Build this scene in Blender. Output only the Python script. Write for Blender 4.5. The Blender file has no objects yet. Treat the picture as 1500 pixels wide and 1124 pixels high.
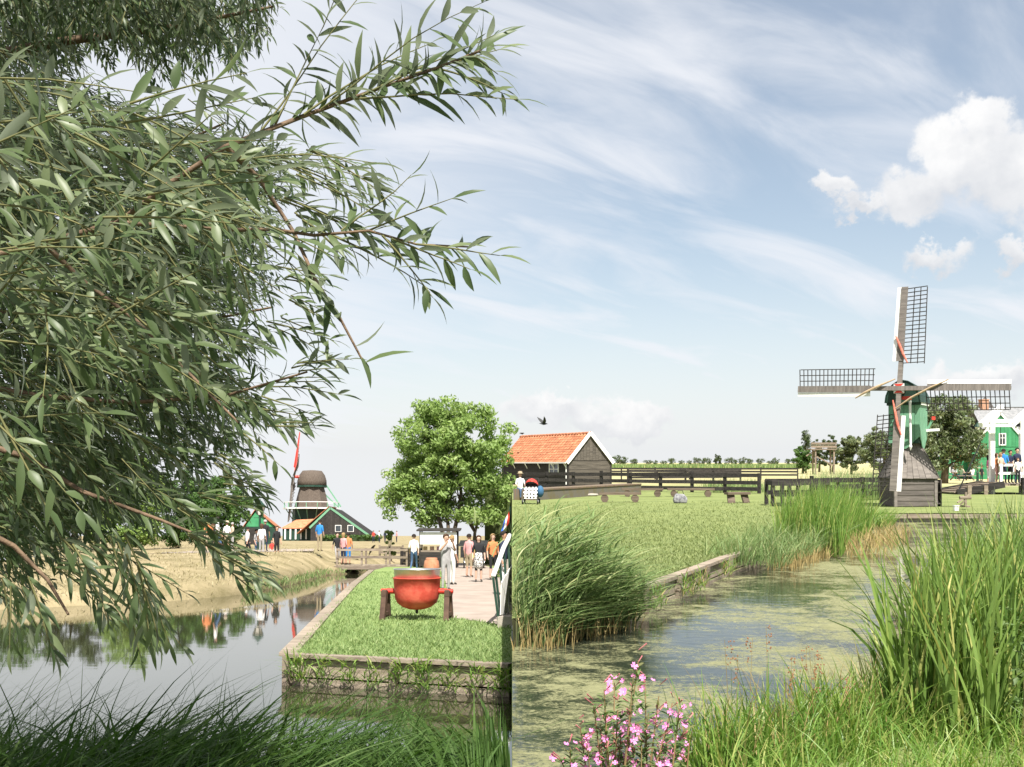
import bpy, bmesh, math, random
import numpy as np
from mathutils import Vector, Matrix, Euler
from mathutils.geometry import tessellate_polygon

random.seed(7); rng = np.random.default_rng(7)
SC = bpy.context.scene
COL = SC.collection
R = math.radians
# ------------------------------------------------------------------ camera
F = 1550.0; HR = 678.0; HL = 785.0; CZ = 1.65
cd = bpy.data.cameras.new('camera'); cam = bpy.data.objects.new('camera', cd); COL.objects.link(cam)
cam.location = (0, 0, CZ); cam.rotation_euler = (R(90), 0, 0)
cd.sensor_width = 36; cd.lens = 36*F/1500; cd.shift_y = (HR-562)/1500; cd.clip_start = .05; cd.clip_end = 30000
SC.camera = cam
# ------------------------------------------------------------------ sun and sky
SUN = Vector((.15, -.66, 1.05)).normalized()
sd = bpy.data.lights.new('sun', 'SUN'); sd.energy = 4.6; sd.angle = R(.6); sd.color = (1, .955, .88)
so = bpy.data.objects.new('sun', sd); COL.objects.link(so)
so.rotation_euler = SUN.to_track_quat('Z', 'Y').to_euler(); so.location = (30, -30, 60)
SC.view_settings.view_transform = 'Standard'; SC.view_settings.look = 'None'
SC.view_settings.gamma = 1; SC.view_settings.use_curve_mapping = False
SC.view_settings.exposure = 1.2
SC.cycles.max_bounces = 8; SC.cycles.transparent_max_bounces = 8

def world():
    w = bpy.data.worlds.new('World'); SC.world = w; w.use_nodes = True; w.cycles.sampling_method = 'MANUAL'; w.cycles.sample_map_resolution = 512
    nt = w.node_tree; N = nt.nodes; L = nt.links
    bg = N['Background']
    def n(t, **k):
        x = N.new(t)
        for a, b in k.items(): setattr(x, a, b)
        return x
    def math_(op, a, b=None, c=None, clamp=False):
        x = n('ShaderNodeMath', operation=op, use_clamp=clamp)
        for i, v in enumerate((a, b, c)):
            if v is None: continue
            if isinstance(v, (int, float)): x.inputs[i].default_value = v
            else: L.new(v, x.inputs[i])
        return x.outputs[0]
    def smooth(v, a, b):
        x = n('ShaderNodeMapRange', interpolation_type='SMOOTHSTEP')
        L.new(v, x.inputs[0]); x.inputs[1].default_value = a; x.inputs[2].default_value = b
        return x.outputs[0]
    sky = n('ShaderNodeTexSky', sky_type='NISHITA', sun_disc=False)
    sky.sun_elevation = math.asin(SUN.z); sky.sun_rotation = math.atan2(SUN.x, SUN.y)
    sky.air_density = 1.0; sky.dust_density = 1.0; sky.ozone_density = 2.0
    tc = n('ShaderNodeTexCoord'); sp = n('ShaderNodeSeparateXYZ'); L.new(tc.outputs['Generated'], sp.inputs[0])
    X, Y, Z = sp.outputs
    zc = math_('MAXIMUM', Z, .012)
    cb = n('ShaderNodeCombineXYZ'); L.new(X, cb.inputs[0]); L.new(Y, cb.inputs[1]); L.new(zc, cb.inputs[2])
    L.new(cb.outputs[0], sky.inputs[0])
    # thin high cloud on a flat layer overhead
    den = math_('ADD', zc, .18)
    u = math_('DIVIDE', X, den); v = math_('DIVIDE', Y, den)
    pl = n('ShaderNodeCombineXYZ'); L.new(u, pl.inputs[0]); L.new(v, pl.inputs[1])
    mr_ = n('ShaderNodeMapping'); L.new(pl.outputs[0], mr_.inputs[0]); mr_.inputs['Rotation'].default_value = (0, 0, R(-40))
    mp = n('ShaderNodeMapping'); L.new(mr_.outputs[0], mp.inputs[0]); mp.inputs['Scale'].default_value = (1.0, 3.0, 1); mp.inputs['Location'].default_value = (3.3, .6, 0)
    nz = n('ShaderNodeTexNoise'); L.new(mp.outputs[0], nz.inputs['Vector'])
    nz.inputs['Scale'].default_value = 1.25; nz.inputs['Detail'].default_value = 9; nz.inputs['Roughness'].default_value = .56; nz.inputs['Distortion'].default_value = .7
    nb = n('ShaderNodeTexNoise'); L.new(pl.outputs[0], nb.inputs['Vector']); nb.inputs['Scale'].default_value = .8; nb.inputs['Detail'].default_value = 3
    cirrus = math_('MULTIPLY', smooth(nz.outputs[0], .33, .76), smooth(nb.outputs[0], .15, .55))
    # a broad milky veil over the western half of the sky
    az = math_('DIVIDE', X, math_('MAXIMUM', math_('ABSOLUTE', Y), .05))
    veil = math_('MULTIPLY', smooth(math_('ADD', az, math_('MULTIPLY', math_('SUBTRACT', nz.outputs[0], .5), .5)), .16, -.26), .92)
    low = math_('MULTIPLY', math_('POWER', smooth(Z, .30, -.03), 1.5), .86)
    thin = math_('MAXIMUM', math_('MAXIMUM', cirrus, veil), low)
    thin = math_('ADD', math_('MULTIPLY', thin, .70), .24)
    # heaped clouds: direction blobs broken up by noise
    cn = n('ShaderNodeTexNoise'); L.new(tc.outputs['Generated'], cn.inputs['Vector'])
    cn.inputs['Scale'].default_value = 21; cn.inputs['Detail'].default_value = 9; cn.inputs['Roughness'].default_value = .54
    cn2 = n('ShaderNodeTexNoise'); L.new(tc.outputs['Generated'], cn2.inputs['Vector'])
    cn2.inputs['Scale'].default_value = 45; cn2.inputs['Detail'].default_value = 5
    nn = math_('ADD', math_('MULTIPLY', math_('SUBTRACT', cn.outputs[0], .5), 2.4), math_('MULTIPLY', math_('SUBTRACT', cn2.outputs[0], .5), .5))
    wv = n('ShaderNodeTexNoise'); L.new(tc.outputs['Generated'], wv.inputs['Vector']); wv.inputs['Scale'].default_value = 22; wv.inputs['Detail'].default_value = 7; wv.inputs['Roughness'].default_value = .6
    w0 = n('ShaderNodeVectorMath', operation='SUBTRACT'); L.new(wv.outputs['Color'], w0.inputs[0]); w0.inputs[1].default_value = (.5, .5, .5)
    w1 = n('ShaderNodeVectorMath', operation='MULTIPLY_ADD'); L.new(w0.outputs[0], w1.inputs[0]); w1.inputs[1].default_value = (.085, .085, .085); L.new(tc.outputs['Generated'], w1.inputs[2])
    nzv = n('ShaderNodeVectorMath', operation='NORMALIZE'); L.new(w1.outputs[0], nzv.inputs[0])
    field = None; shade = None
    blobs = [(1330, 280, 75, 42), (1400, 235, 62, 62), (1440, 185, 46, 50), (1480, 250, 70, 80), (1226, 276, 30, 24), (1365, 372, 58, 24), (1478, 372, 36, 26), (1250, 300, 30, 16),
             (1420, 552, 80, 28), (1490, 560, 60, 36), (815, 600, 85, 26), (910, 622, 95, 24), (825, 585, 28, 16),
             (1640, 300, 130, 110), (1700, 520, 160, 50), (-250, 560, 190, 50), (-500, 300, 200, 110), (2000, 420, 220, 90)]
    for (px, py, rx, ry) in blobs:
        d = Vector(((px-750)/F, 1, -(py-HR)/F)); sc = 1/d.length
        d.normalize()
        su = n('ShaderNodeVectorMath', operation='SUBTRACT'); L.new(nzv.outputs[0], su.inputs[0]); su.inputs[1].default_value = d
        # frame spanned by horizontal-right and up at that direction
        right = Vector((d.y, -d.x, 0)).normalized(); up = right.cross(d)
        def dot(vec, s):
            q = n('ShaderNodeVectorMath', operation='DOT_PRODUCT'); L.new(su.outputs[0], q.inputs[0]); q.inputs[1].default_value = vec/s
            return q.outputs['Value']
        a = dot(right, rx/F*sc); b = dot(up, ry/F*sc)
        r2 = math_('ADD', math_('MULTIPLY', a, a), math_('MULTIPLY', b, b))
        f = math_('SUBTRACT', 1, math_('SQRT', r2))
        g = math_('ADD', math_('MULTIPLY', b, .5), .0)
        wgt = math_('MAXIMUM', f, -.6)
        field = wgt if field is None else math_('SMOOTH_MAX', field, wgt, .25)
        gs = math_('MULTIPLY', math_('MAXIMUM', math_('ADD', f, .6), 0), math_('MINIMUM', math_('MAXIMUM', g, -.7), .7))
        shade = gs if shade is None else math_('ADD', shade, gs)
    cum = smooth(math_('ADD', field, math_('MULTIPLY', nn, .55)), -.06, .42)
    cum = math_('MULTIPLY', cum, .92)
    # colours
    m1 = n('ShaderNodeMix', data_type='RGBA')
    sk = n('ShaderNodeMix', data_type='RGBA', blend_type='MULTIPLY'); sk.inputs[0].default_value = 1
    L.new(sky.outputs[0], sk.inputs[6]); sk.inputs[7].default_value = (1.06, 1.03, .93, 1)
    L.new(thin, m1.inputs[0]); L.new(sk.outputs[2], m1.inputs[6]); m1.inputs[7].default_value = WHITE_THIN
    cs = n('ShaderNodeMix', data_type='RGBA')
    L.new(math_('ADD', math_('MULTIPLY', shade, .75), math_('ADD', math_('MULTIPLY', nn, .6), .55), clamp=True), cs.inputs[0])
    cs.inputs[6].default_value = CLOUD_LO; cs.inputs[7].default_value = CLOUD_HI
    m2 = n('ShaderNodeMix', data_type='RGBA'); L.new(cum, m2.inputs[0]); L.new(m1.outputs[2], m2.inputs[6]); L.new(cs.outputs[2], m2.inputs[7])
    L.new(m2.outputs[2], bg.inputs[0]); bg.inputs[1].default_value = .065
WHITE_THIN = (6.0, 6.15, 6.5, 1); CLOUD_LO = (4.6, 4.75, 5.05, 1); CLOUD_HI = (6.9, 6.85, 6.8, 1)
world()

# ------------------------------------------------------------------ pixel rays
TH = math.atan((HL-HR)/F)
CAM = Vector((0, 0, CZ))
RL = Matrix.Translation(CAM) @ Matrix.Rotation(-TH, 4, 'X') @ Matrix.Translation(-CAM)   # the left-hand place lies on ground falling away
RLi = RL.inverted().to_3x3()
def rayR(x, y): return Vector(((x-750)/F, 1, -(y-HR)/F))
def rayL(x, y): return RLi @ rayR(x, y)
def onplane(d, z): return CAM + d*((z-CZ)/d.z)
def RG(x, y, z=0): return onplane(rayR(x, y), z)
def RP(x, y, Y): d = rayR(x, y); return CAM + d*(Y/d.y)
def LG(x, y, z=0): return onplane(rayL(x, y), z)
def LP(x, y, Y): d = rayL(x, y); return CAM + d*(Y/d.y)

# ------------------------------------------------------------------ materials
def new_mat(name):
    m = bpy.data.materials.new(name); m.use_nodes = True
    return m, m.node_tree.nodes, m.node_tree.links, m.node_tree.nodes['Principled BSDF']
def M(name, c1, c2=None, scale=4., rough=.75, bump=0., bscale=30., stretch=(1, 1, 1), metal=0., spec=.3, vary=.0, c3=None, lo=.35, hi=.65, detail=5, coat=0.):
    m, N, L, p = new_mat(name)
    p.inputs['Roughness'].default_value = rough; p.inputs['Metallic'].default_value = metal
    p.inputs['Specular IOR Level'].default_value = spec; p.inputs['Coat Weight'].default_value = coat
    tc = N.new('ShaderNodeTexCoord'); mp = N.new('ShaderNodeMapping'); L.new(tc.outputs['Object'], mp.inputs[0]); mp.inputs['Scale'].default_value = stretch
    oi = N.new('ShaderNodeObjectInfo')
    ad = N.new('ShaderNodeVectorMath'); ad.operation = 'ADD'; L.new(mp.outputs[0], ad.inputs[0])
    ms = N.new('ShaderNodeVectorMath'); ms.operation = 'SCALE'; ms.inputs[0].default_value = (37, 53, 71); L.new(oi.outputs['Random'], ms.inputs['Scale'])
    if vary: L.new(ms.outputs[0], ad.inputs[1])
    nz = N.new('ShaderNodeTexNoise'); L.new(ad.outputs[0], nz.inputs['Vector']); nz.inputs['Scale'].default_value = scale; nz.inputs['Detail'].default_value = detail; nz.inputs['Roughness'].default_value = .6
    rp = N.new('ShaderNodeValToRGB'); L.new(nz.outputs[0], rp.inputs[0])
    e = rp.color_ramp.elements; e[0].position = lo; e[1].position = hi
    e[0].color = (*c1, 1); e[1].color = (*(c2 or c1), 1)
    if c3:
        x = e.new(hi+.12); x.color = (*c3, 1)
    out = rp.outputs[0]
    if vary:
        hs = N.new('ShaderNodeHueSaturation'); L.new(out, hs.inputs['Color'])
        mr = N.new('ShaderNodeMapRange'); L.new(oi.outputs['Random'], mr.inputs[0]); mr.inputs[3].default_value = 1-vary; mr.inputs[4].default_value = 1+vary
        L.new(mr.outputs[0], hs.inputs['Value']); out = hs.outputs[0]
    L.new(out, p.inputs['Base Color'])
    if bump:
        bz = N.new('ShaderNodeTexNoise'); L.new(ad.outputs[0], bz.inputs['Vector']); bz.inputs['Scale'].default_value = bscale; bz.inputs['Detail'].default_value = 4
        bp = N.new('ShaderNodeBump'); bp.inputs['Strength'].default_value = bump; bp.inputs['Distance'].default_value = .02
        L.new(bz.outputs[0], bp.inputs['Height']); L.new(bp.outputs[0], p.inputs['Normal'])
    return m
def LEAF(name, a, b, c=None, trans=.35, rough=.5, under=None, spec=.35):
    """foliage: colour by a random per-leaf tint, some light let through"""
    m, N, L, p = new_mat(name)
    at = N.new('ShaderNodeAttribute'); at.attribute_name = 'tint'
    rp = N.new('ShaderNodeValToRGB'); L.new(at.outputs['Fac'], rp.inputs[0])
    e = rp.color_ramp.elements; e[0].color = (*a, 1); e[1].color = (*b, 1)
    if c: e[1].position = .7; x = e.new(1.); x.color = (*c, 1)
    col = rp.outputs[0]
    if under:
        ge = N.new('ShaderNodeNewGeometry'); mx = N.new('ShaderNodeMix'); mx.data_type = 'RGBA'
        L.new(ge.outputs['Backfacing'], mx.inputs[0]); L.new(col, mx.inputs[6]); mx.inputs[7].default_value = (*under, 1); col = mx.outputs[2]
    L.new(col, p.inputs['Base Color']); p.inputs['Roughness'].default_value = rough; p.inputs['Specular IOR Level'].default_value = spec
    tr = N.new('ShaderNodeBsdfTranslucent'); hs = N.new('ShaderNodeHueSaturation'); hs.inputs['Saturation'].default_value = 1.15; hs.inputs['Value'].default_value = 1.1
    L.new(col, hs.inputs['Color']); L.new(hs.outputs[0], tr.inputs[0])
    mi = N.new('ShaderNodeMixShader'); mi.inputs[0].default_value = trans
    L.new(p.outputs[0], mi.inputs[1]); L.new(tr.outputs[0], mi.inputs[2]); L.new(mi.outputs[0], N['Material Output'].inputs[0])
    return m

# ------------------------------------------------------------------ mesh helpers
class MB:
    def __init__(s): s.v = []; s.f = []; s.m = []
    def add(s, vs, fs, mi=0):
        b = len(s.v); s.v += [tuple(v) for v in vs]; s.f += [tuple(b+i for i in f) for f in fs]; s.m += [mi]*len(fs); return s
    def box(s, c, d, rz=0, mi=0, rx=0, ry=0):
        mt = Euler((rx, ry, rz)).to_matrix(); h = Vector(d)/2; c = Vector(c)
        vs = [c + mt @ Vector((sx*h.x, sy*h.y, sz*h.z)) for sz in (-1, 1) for sy in (-1, 1) for sx in (-1, 1)]
        return s.add(vs, [(0, 2, 3, 1), (4, 5, 7, 6), (0, 1, 5, 4), (2, 6, 7, 3), (0, 4, 6, 2), (1, 3, 7, 5)], mi)
    def bar(s, p, q, w, h, up=(0, 0, 1), mi=0, w2=None, h2=None):
        p = Vector(p); q = Vector(q); d = (q-p).normalized(); up = Vector(up)
        if abs(d.dot(up)) > .99: up = Vector((0, 1, 0))
        x = d.cross(up).normalized(); z = x.cross(d); w2 = w if w2 is None else w2; h2 = h if h2 is None else h2
        vs = [p + x*(sx*w/2) + z*(sz*h/2) for sx, sz in ((-1, -1), (1, -1), (1, 1), (-1, 1))] + [q + x*(sx*w2/2) + z*(sz*h2/2) for sx, sz in ((-1, -1), (1, -1), (1, 1), (-1, 1))]
        return s.add(vs, [(3, 2, 1, 0), (4, 5, 6, 7), (0, 1, 5, 4), (1, 2, 6, 5), (2, 3, 7, 6), (3, 0, 4, 7)], mi)
    def tube(s, pts, rad, n=6, mi=0, cap=True):
        pts = [Vector(p) for p in pts]; k = len(pts)
        if not hasattr(rad, '__len__'): rad = [rad]*k
        b = []; ref = Vector((.31, .17, .93))
        for i, p in enumerate(pts):
            d = (pts[min(i+1, k-1)] - pts[max(i-1, 0)]).normalized()
            x = d.cross(ref)
            if x.length < .1: x = d.cross(Vector((1, 0, 0)))
            x.normalize(); y = d.cross(x)
            b += [p + (x*math.cos(2*math.pi*j/n) + y*math.sin(2*math.pi*j/n))*rad[i] for j in range(n)]
        fs = [(i*n+j, i*n+(j+1) % n, (i+1)*n+(j+1) % n, (i+1)*n+j) for i in range(k-1) for j in range(n)]
        if cap: fs += [tuple(range(n))[::-1], tuple((k-1)*n+j for j in range(n))]
        return s.add(b, fs, mi)
    def lathe(s, prof, n=16, c=(0, 0, 0), mi=0, closed=False):
        c = Vector(c); vs = []; k = len(prof)
        for r, z in prof: vs += [c + Vector((r*math.cos(2*math.pi*j/n), r*math.sin(2*math.pi*j/n), z)) for j in range(n)]
        rng_ = range(k if closed else k-1)
        fs = [(i*n+j, i*n+(j+1) % n, ((i+1) % k)*n+(j+1) % n, ((i+1) % k)*n+j) for i in rng_ for j in range(n)]
        if not closed:
            fs += [tuple(range(n))[::-1], tuple((k-1)*n+j for j in range(n))]
        return s.add(vs, fs, mi)
    def prism(s, poly, vec, mi=0):
        poly = [Vector(p) for p in poly]; vec = Vector(vec); n = len(poly)
        return s.add(poly + [p+vec for p in poly], [tuple(range(n))[::-1], tuple(range(n, 2*n))] + [(i, (i+1) % n, n+(i+1) % n, n+i) for i in range(n)], mi)
    def ball(s, c, r, n=10, k=6, mi=0):
        c = Vector(c); r = Vector(r) if hasattr(r, '__len__') else Vector((r, r, r)); vs = [c + Vector((0, 0, -r.z))]
        for i in range(1, k):
            a = -math.pi/2 + math.pi*i/k
            vs += [c + Vector((r.x*math.cos(a)*math.cos(2*math.pi*j/n), r.y*math.cos(a)*math.sin(2*math.pi*j/n), r.z*math.sin(a))) for j in range(n)]
        vs.append(c + Vector((0, 0, r.z))); t = len(vs)-1
        fs = [(0, 1+(j+1) % n, 1+j) for j in range(n)] + [(t, t-n+j, t-n+(j+1) % n) for j in range(n)]
        for i in range(k-2): fs += [(1+i*n+j, 1+i*n+(j+1) % n, 1+(i+1)*n+(j+1) % n, 1+(i+1)*n+j) for j in range(n)]
        return s.add(vs, fs, mi)
    def mesh(s, name, mats, smooth=False):
        me = bpy.data.meshes.new(name); me.from_pydata(s.v, [], s.f)
        for m in (mats if isinstance(mats, (list, tuple)) else [mats]): me.materials.append(m)
        me.polygons.foreach_set('material_index', s.m)
        if smooth: me.polygons.foreach_set('use_smooth', [True]*len(s.f))
        me.update(); return me
    def build(s, name, mats, parent=None, smooth=False, side=None, bevel=0):
        o = link(name, s.mesh(name, mats, smooth), parent, side)
        if bevel:
            b = o.modifiers.new('bevel', 'BEVEL'); b.width = bevel; b.segments = 2; b.limit_method = 'ANGLE'
        return o
LEFT = []
def link(name, data, parent=None, side=None):
    o = bpy.data.objects.new(name, data); COL.objects.link(o)
    if parent: o.parent = parent
    if side == 'L': LEFT.append(o)
    return o
def tag(o, label=None, cat=None, group=None, kind=None):
    if label: o['label'] = label
    if cat: o['category'] = cat
    if group: o['group'] = group
    if kind: o['kind'] = kind
    return o
def thing(name, label, cat, loc=(0, 0, 0), rz=0, group=None, side=None):
    o = link(name, None, None, side); o.location = loc; o.rotation_euler = (0, 0, rz); o.empty_display_size = .2
    return tag(o, label, cat, group)
def copy_tree(o, parent=None, side=None):
    c = o.copy(); COL.objects.link(c); c.parent = parent
    if side == 'L' and parent is None: LEFT.append(c)
    for ch in list(o.children): copy_tree(ch, c)
    return c
def poly_sheet(name, pts, mat, side=None, z=None):
    pts = [Vector(p) for p in pts]
    if z is not None: pts = [Vector((p.x, p.y, z)) for p in pts]
    tri = tessellate_polygon([pts])
    b = MB()
    fs = []
    for t in tri:
        a, bb, c = (pts[i] for i in t)
        fs.append(tuple(t) if (bb-a).cross(c-a).z > 0 else tuple(t)[::-1])
    b.add(pts, fs); return b.build(name, mat, None, side=side)

def np_mesh(name, V, Fq, mats, tint=None, midx=None, smooth=False):
    """V (n,3), Fq (m,k) faces all with k corners"""
    me = bpy.data.meshes.new(name); k = Fq.shape[1]
    me.vertices.add(len(V)); me.vertices.foreach_set('co', np.ascontiguousarray(V, dtype=np.float32).ravel())
    me.loops.add(Fq.size); me.loops.foreach_set('vertex_index', Fq.astype(np.int32).ravel())
    me.polygons.add(len(Fq)); me.polygons.foreach_set('loop_start', np.arange(0, Fq.size, k, dtype=np.int32))
    for m in (mats if isinstance(mats, (list, tuple)) else [mats]): me.materials.append(m)
    if midx is not None: me.polygons.foreach_set('material_index', midx.astype(np.int32))
    if smooth: me.polygons.foreach_set('use_smooth', np.ones(len(Fq), dtype=bool))
    if tint is not None:
        a = me.attributes.new('tint', 'FLOAT', 'POINT'); a.data.foreach_set('value', tint.astype(np.float32))
    me.update(calc_edges=True); me.validate(); return me
def unit(a): return a/np.maximum(np.linalg.norm(a, axis=-1, keepdims=True), 1e-9)
def blades(base, h, w, lean, bend, seg=4, tint=None, fold=0.):
    """grass or reed blades. base (n,3), h height, w width, lean (n,2) horizontal tip offset / h, bend: how much the tip curls over"""
    n = len(base); t = np.linspace(0, 1, seg+1)[None, :, None]
    h = np.asarray(h)[:, None, None]; L2 = np.asarray(lean)[:, None, :]; b = np.asarray(bend)[:, None, None]
    hor = L2*h*(t*.45 + .55*t**2.2)*(1+.4*b*t)
    ver = h*(t - b*.55*t**2.5)
    P = np.concatenate([hor, ver], axis=2) + base[:, None, :]
    ang = rng.uniform(0, math.pi, n); sd = np.stack([np.cos(ang), np.sin(ang), np.zeros(n)], 1)[:, None, :]
    ww = (np.asarray(w)[:, None, None]*.5)*np.clip(np.minimum(.55+2.5*t, 1.02*(1-t**2.4)), .02, 1)
    A = P - sd*ww; B = P + sd*ww
    V = np.stack([A, B], 2).reshape(n, -1, 3)
    k = (seg+1)*2
    q = np.array([[2*i, 2*i+1, 2*i+3, 2*i+2] for i in range(seg)])
    Fq = (np.arange(n)[:, None, None]*k + q[None]).reshape(-1, 4)
    tn = np.repeat(rng.uniform(0, 1, n) if tint is None else tint, k)
    return V.reshape(-1, 3), Fq, tn
def merge(parts):
    Vs, Fs, Ts, o = [], [], [], 0
    for V, Fq, T in parts: Vs.append(V); Fs.append(Fq+o); Ts.append(T); o += len(V)
    return np.concatenate(Vs), np.concatenate(Fs), np.concatenate(Ts)
def leafset(pos, d, nrm, ln, wd, tint, droop=.15):
    """lance leaves: 2 quads folded along length; pos base, d direction, nrm face normal"""
    d = unit(d); side = unit(np.cross(d, nrm)); nn = np.cross(side, d)
    ln = ln[:, None]; wd = wd[:, None]
    st = [(0, .10, 0), (.13, .58, .4), (.36, 1., .6), (.62, .86, .2), (.84, .46, -.4), (1, .02, -1)]
    rows = []
    for f, w, k in st:
        c = pos + d*ln*f + nn*ln*(droop*(-(f**2.2)) + .03*math.sin(f*3.14)); e = nn*wd*.14*w
        rows += [c - side*wd*.5*w + e, c, c + side*wd*.5*w + e]
    V = np.stack(rows, 1); k = len(st)
    q = np.array([[3*i+j, 3*i+j+1, 3*i+j+4, 3*i+j+3] for i in range(k-1) for j in range(2)])
    n = len(pos); Fq = (np.arange(n)[:, None, None]*3*k + q[None]).reshape(-1, 4)
    return V.reshape(-1, 3), Fq, np.repeat(tint, 3*k)
def rnd_dir(n):
    v = rng.normal(size=(n, 3)); return unit(v)
# ================================================================== materials used all over
def ground_mat(name, near_a, near_b, far_a=None, far_b=None, split=75, soft=10, scale=.6):
    m, N, L, p = new_mat(name)
    tc = N.new('ShaderNodeTexCoord')
    def nz(s, det=6, r=.6):
        x = N.new('ShaderNodeTexNoise'); L.new(tc.outputs['Object'], x.inputs['Vector']); x.inputs['Scale'].default_value = s; x.inputs['Detail'].default_value = det; x.inputs['Roughness'].default_value = r; return x.outputs[0]
    def ramp(v, a, b, lo, hi):
        x = N.new('ShaderNodeValToRGB'); L.new(v, x.inputs[0]); e = x.color_ramp.elements; e[0].position = lo; e[1].position = hi; e[0].color = (*a, 1); e[1].color = (*b, 1); return x.outputs[0]
    big = nz(scale); fine = nz(22, 4, .7)
    ad = N.new('ShaderNodeMath'); ad.operation = 'MULTIPLY_ADD'; L.new(fine, ad.inputs[0]); ad.inputs[1].default_value = .5; L.new(big, ad.inputs[2])
    col = ramp(ad.outputs[0], near_a, near_b, .55, .95)
    if far_a:
        sp = N.new('ShaderNodeSeparateXYZ'); L.new(tc.outputs['Object'], sp.inputs[0])
        mr = N.new('ShaderNodeMapRange'); mr.interpolation_type = 'SMOOTHSTEP'
        w = N.new('ShaderNodeMath'); w.operation = 'MULTIPLY_ADD'; L.new(nz(.08, 3), w.inputs[0]); w.inputs[1].default_value = soft*4; L.new(sp.outputs[1], w.inputs[2])
        L.new(w.outputs[0], mr.inputs[0]); mr.inputs[1].default_value = split+soft; mr.inputs[2].default_value = split+soft*4
        far = ramp(nz(.03, 8), far_a, far_b, .4, .62)
        mx = N.new('ShaderNodeMix'); mx.data_type = 'RGBA'; L.new(mr.outputs[0], mx.inputs[0]); L.new(col, mx.inputs[6]); L.new(far, mx.inputs[7]); col = mx.outputs[2]
    L.new(col, p.inputs['Base Color']); p.inputs['Roughness'].default_value = .95; p.inputs['Specular IOR Level'].default_value = .1
    bp = N.new('ShaderNodeBump'); bp.inputs['Strength'].default_value = .6; bp.inputs['Distance'].default_value = .05; L.new(fine, bp.inputs['Height']); L.new(bp.outputs[0], p.inputs['Normal'])
    return m
def water_mat(name, deep, algae=None, ripple=.02, rscale=3., ior=1.4):
    m, N, L, p = new_mat(name)
    tc = N.new('ShaderNodeTexCoord')
    p.inputs['Base Color'].default_value = (*deep, 1); p.inputs['Roughness'].default_value = .03; p.inputs['IOR'].default_value = ior; p.inputs['Specular IOR Level'].default_value = .5
    mp = N.new('ShaderNodeMapping'); L.new(tc.outputs['Object'], mp.inputs[0]); mp.inputs['Scale'].default_value = (1, 2.2, 1)
    wz = N.new('ShaderNodeTexNoise'); L.new(mp.outputs[0], wz.inputs['Vector']); wz.inputs['Scale'].default_value = rscale; wz.inputs['Detail'].default_value = 3
    bp = N.new('ShaderNodeBump'); bp.inputs['Strength'].default_value = ripple; bp.inputs['Distance'].default_value = .1; L.new(wz.outputs[0], bp.inputs['Height']); L.new(bp.outputs[0], p.inputs['Normal'])
    if algae:
        def nz(s, det, r=.62, st=(1, 1, 1), dist=0):
            mq = N.new('ShaderNodeMapping'); L.new(tc.outputs['Object'], mq.inputs[0]); mq.inputs['Scale'].default_value = st
            x = N.new('ShaderNodeTexNoise'); L.new(mq.outputs[0], x.inputs['Vector']); x.inputs['Scale'].default_value = s; x.inputs['Detail'].default_value = det; x.inputs['Roughness'].default_value = r; x.inputs['Distortion'].default_value = dist; return x.outputs[0]
        big = nz(.42, 4, .55, (1, .75, 1), .4); mid = nz(2.6, 8, .72, (.8, 1.1, 1), .8); fine = nz(24, 8, .9)
        s1 = N.new('ShaderNodeMath'); s1.operation = 'MULTIPLY_ADD'; L.new(mid, s1.inputs[0]); s1.inputs[1].default_value = .85; L.new(big, s1.inputs[2])
        s2 = N.new('ShaderNodeMath'); s2.operation = 'MULTIPLY_ADD'; L.new(fine, s2.inputs[0]); s2.inputs[1].default_value = 1.0; L.new(s1.outputs[0], s2.inputs[2])
        mr = N.new('ShaderNodeMapRange'); L.new(s2.outputs[0], mr.inputs[0]); mr.inputs[1].default_value = 1.37; mr.inputs[2].default_value = 1.52
        q = N.new('ShaderNodeBsdfPrincipled'); q.inputs['Roughness'].default_value = .7; q.inputs['Specular IOR Level'].default_value = .25
        rp = N.new('ShaderNodeValToRGB'); L.new(nz(9, 8, .85), rp.inputs[0]); e = rp.color_ramp.elements; e[0].position = .3; e[1].position = .7; e[0].color = (*algae[0], 1); e[1].color = (*algae[1], 1)
        L.new(rp.outputs[0], q.inputs['Base Color'])
        b2 = N.new('ShaderNodeBump'); b2.inputs['Strength'].default_value = .5; b2.inputs['Distance'].default_value = .02; L.new(fine, b2.inputs['Height']); L.new(b2.outputs[0], q.inputs['Normal'])
        mi = N.new('ShaderNodeMixShader'); L.new(mr.outputs[0], mi.inputs[0]); L.new(p.outputs[0], mi.inputs[1]); L.new(q.outputs[0], mi.inputs[2]); L.new(mi.outputs[0], N['Material Output'].inputs[0])
    return m
mLAWN = ground_mat('lawn', (.135, .168, .06), (.215, .248, .092), (.33, .30, .15), (.44, .40, .22), split=72, soft=8)
mDRY = ground_mat('dry_grass', (.165, .14, .07), (.36, .295, .18))
mLAWN2 = ground_mat('lawn_low', (.145, .21, .07), (.24, .31, .115))
mDARK = M('bank_soil', (.03, .035, .015), (.06, .06, .025), 3, .95)
mWATER_R = water_mat('ditch_water', (.02, .025, .018), ((.115, .12, .055), (.265, .26, .135)), ripple=.05, rscale=4)
mWATER_L = water_mat('canal_water', (.030, .030, .016), None, ripple=.007, rscale=1.2, ior=1.75)
mPATH = M('paving', (.27, .22, .185), (.35, .295, .25), 1.2, .9, bump=.2, bscale=8)
mWOOD = M('grey_wood', (.15, .115, .085), (.27, .22, .17), 3, .85, .3, 20, (1, 1, 6), vary=.18)
mWOODX = M('grey_wood_long', (.175, .14, .105), (.32, .265, .205), 3, .85, .3, 25, (.35, 6, 6), vary=.15)
mBLACKW = M('tarred_wood', (.016, .014, .013), (.045, .040, .036), 3, .8, .25, 20, (.5, 4, 4), vary=.25)
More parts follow.
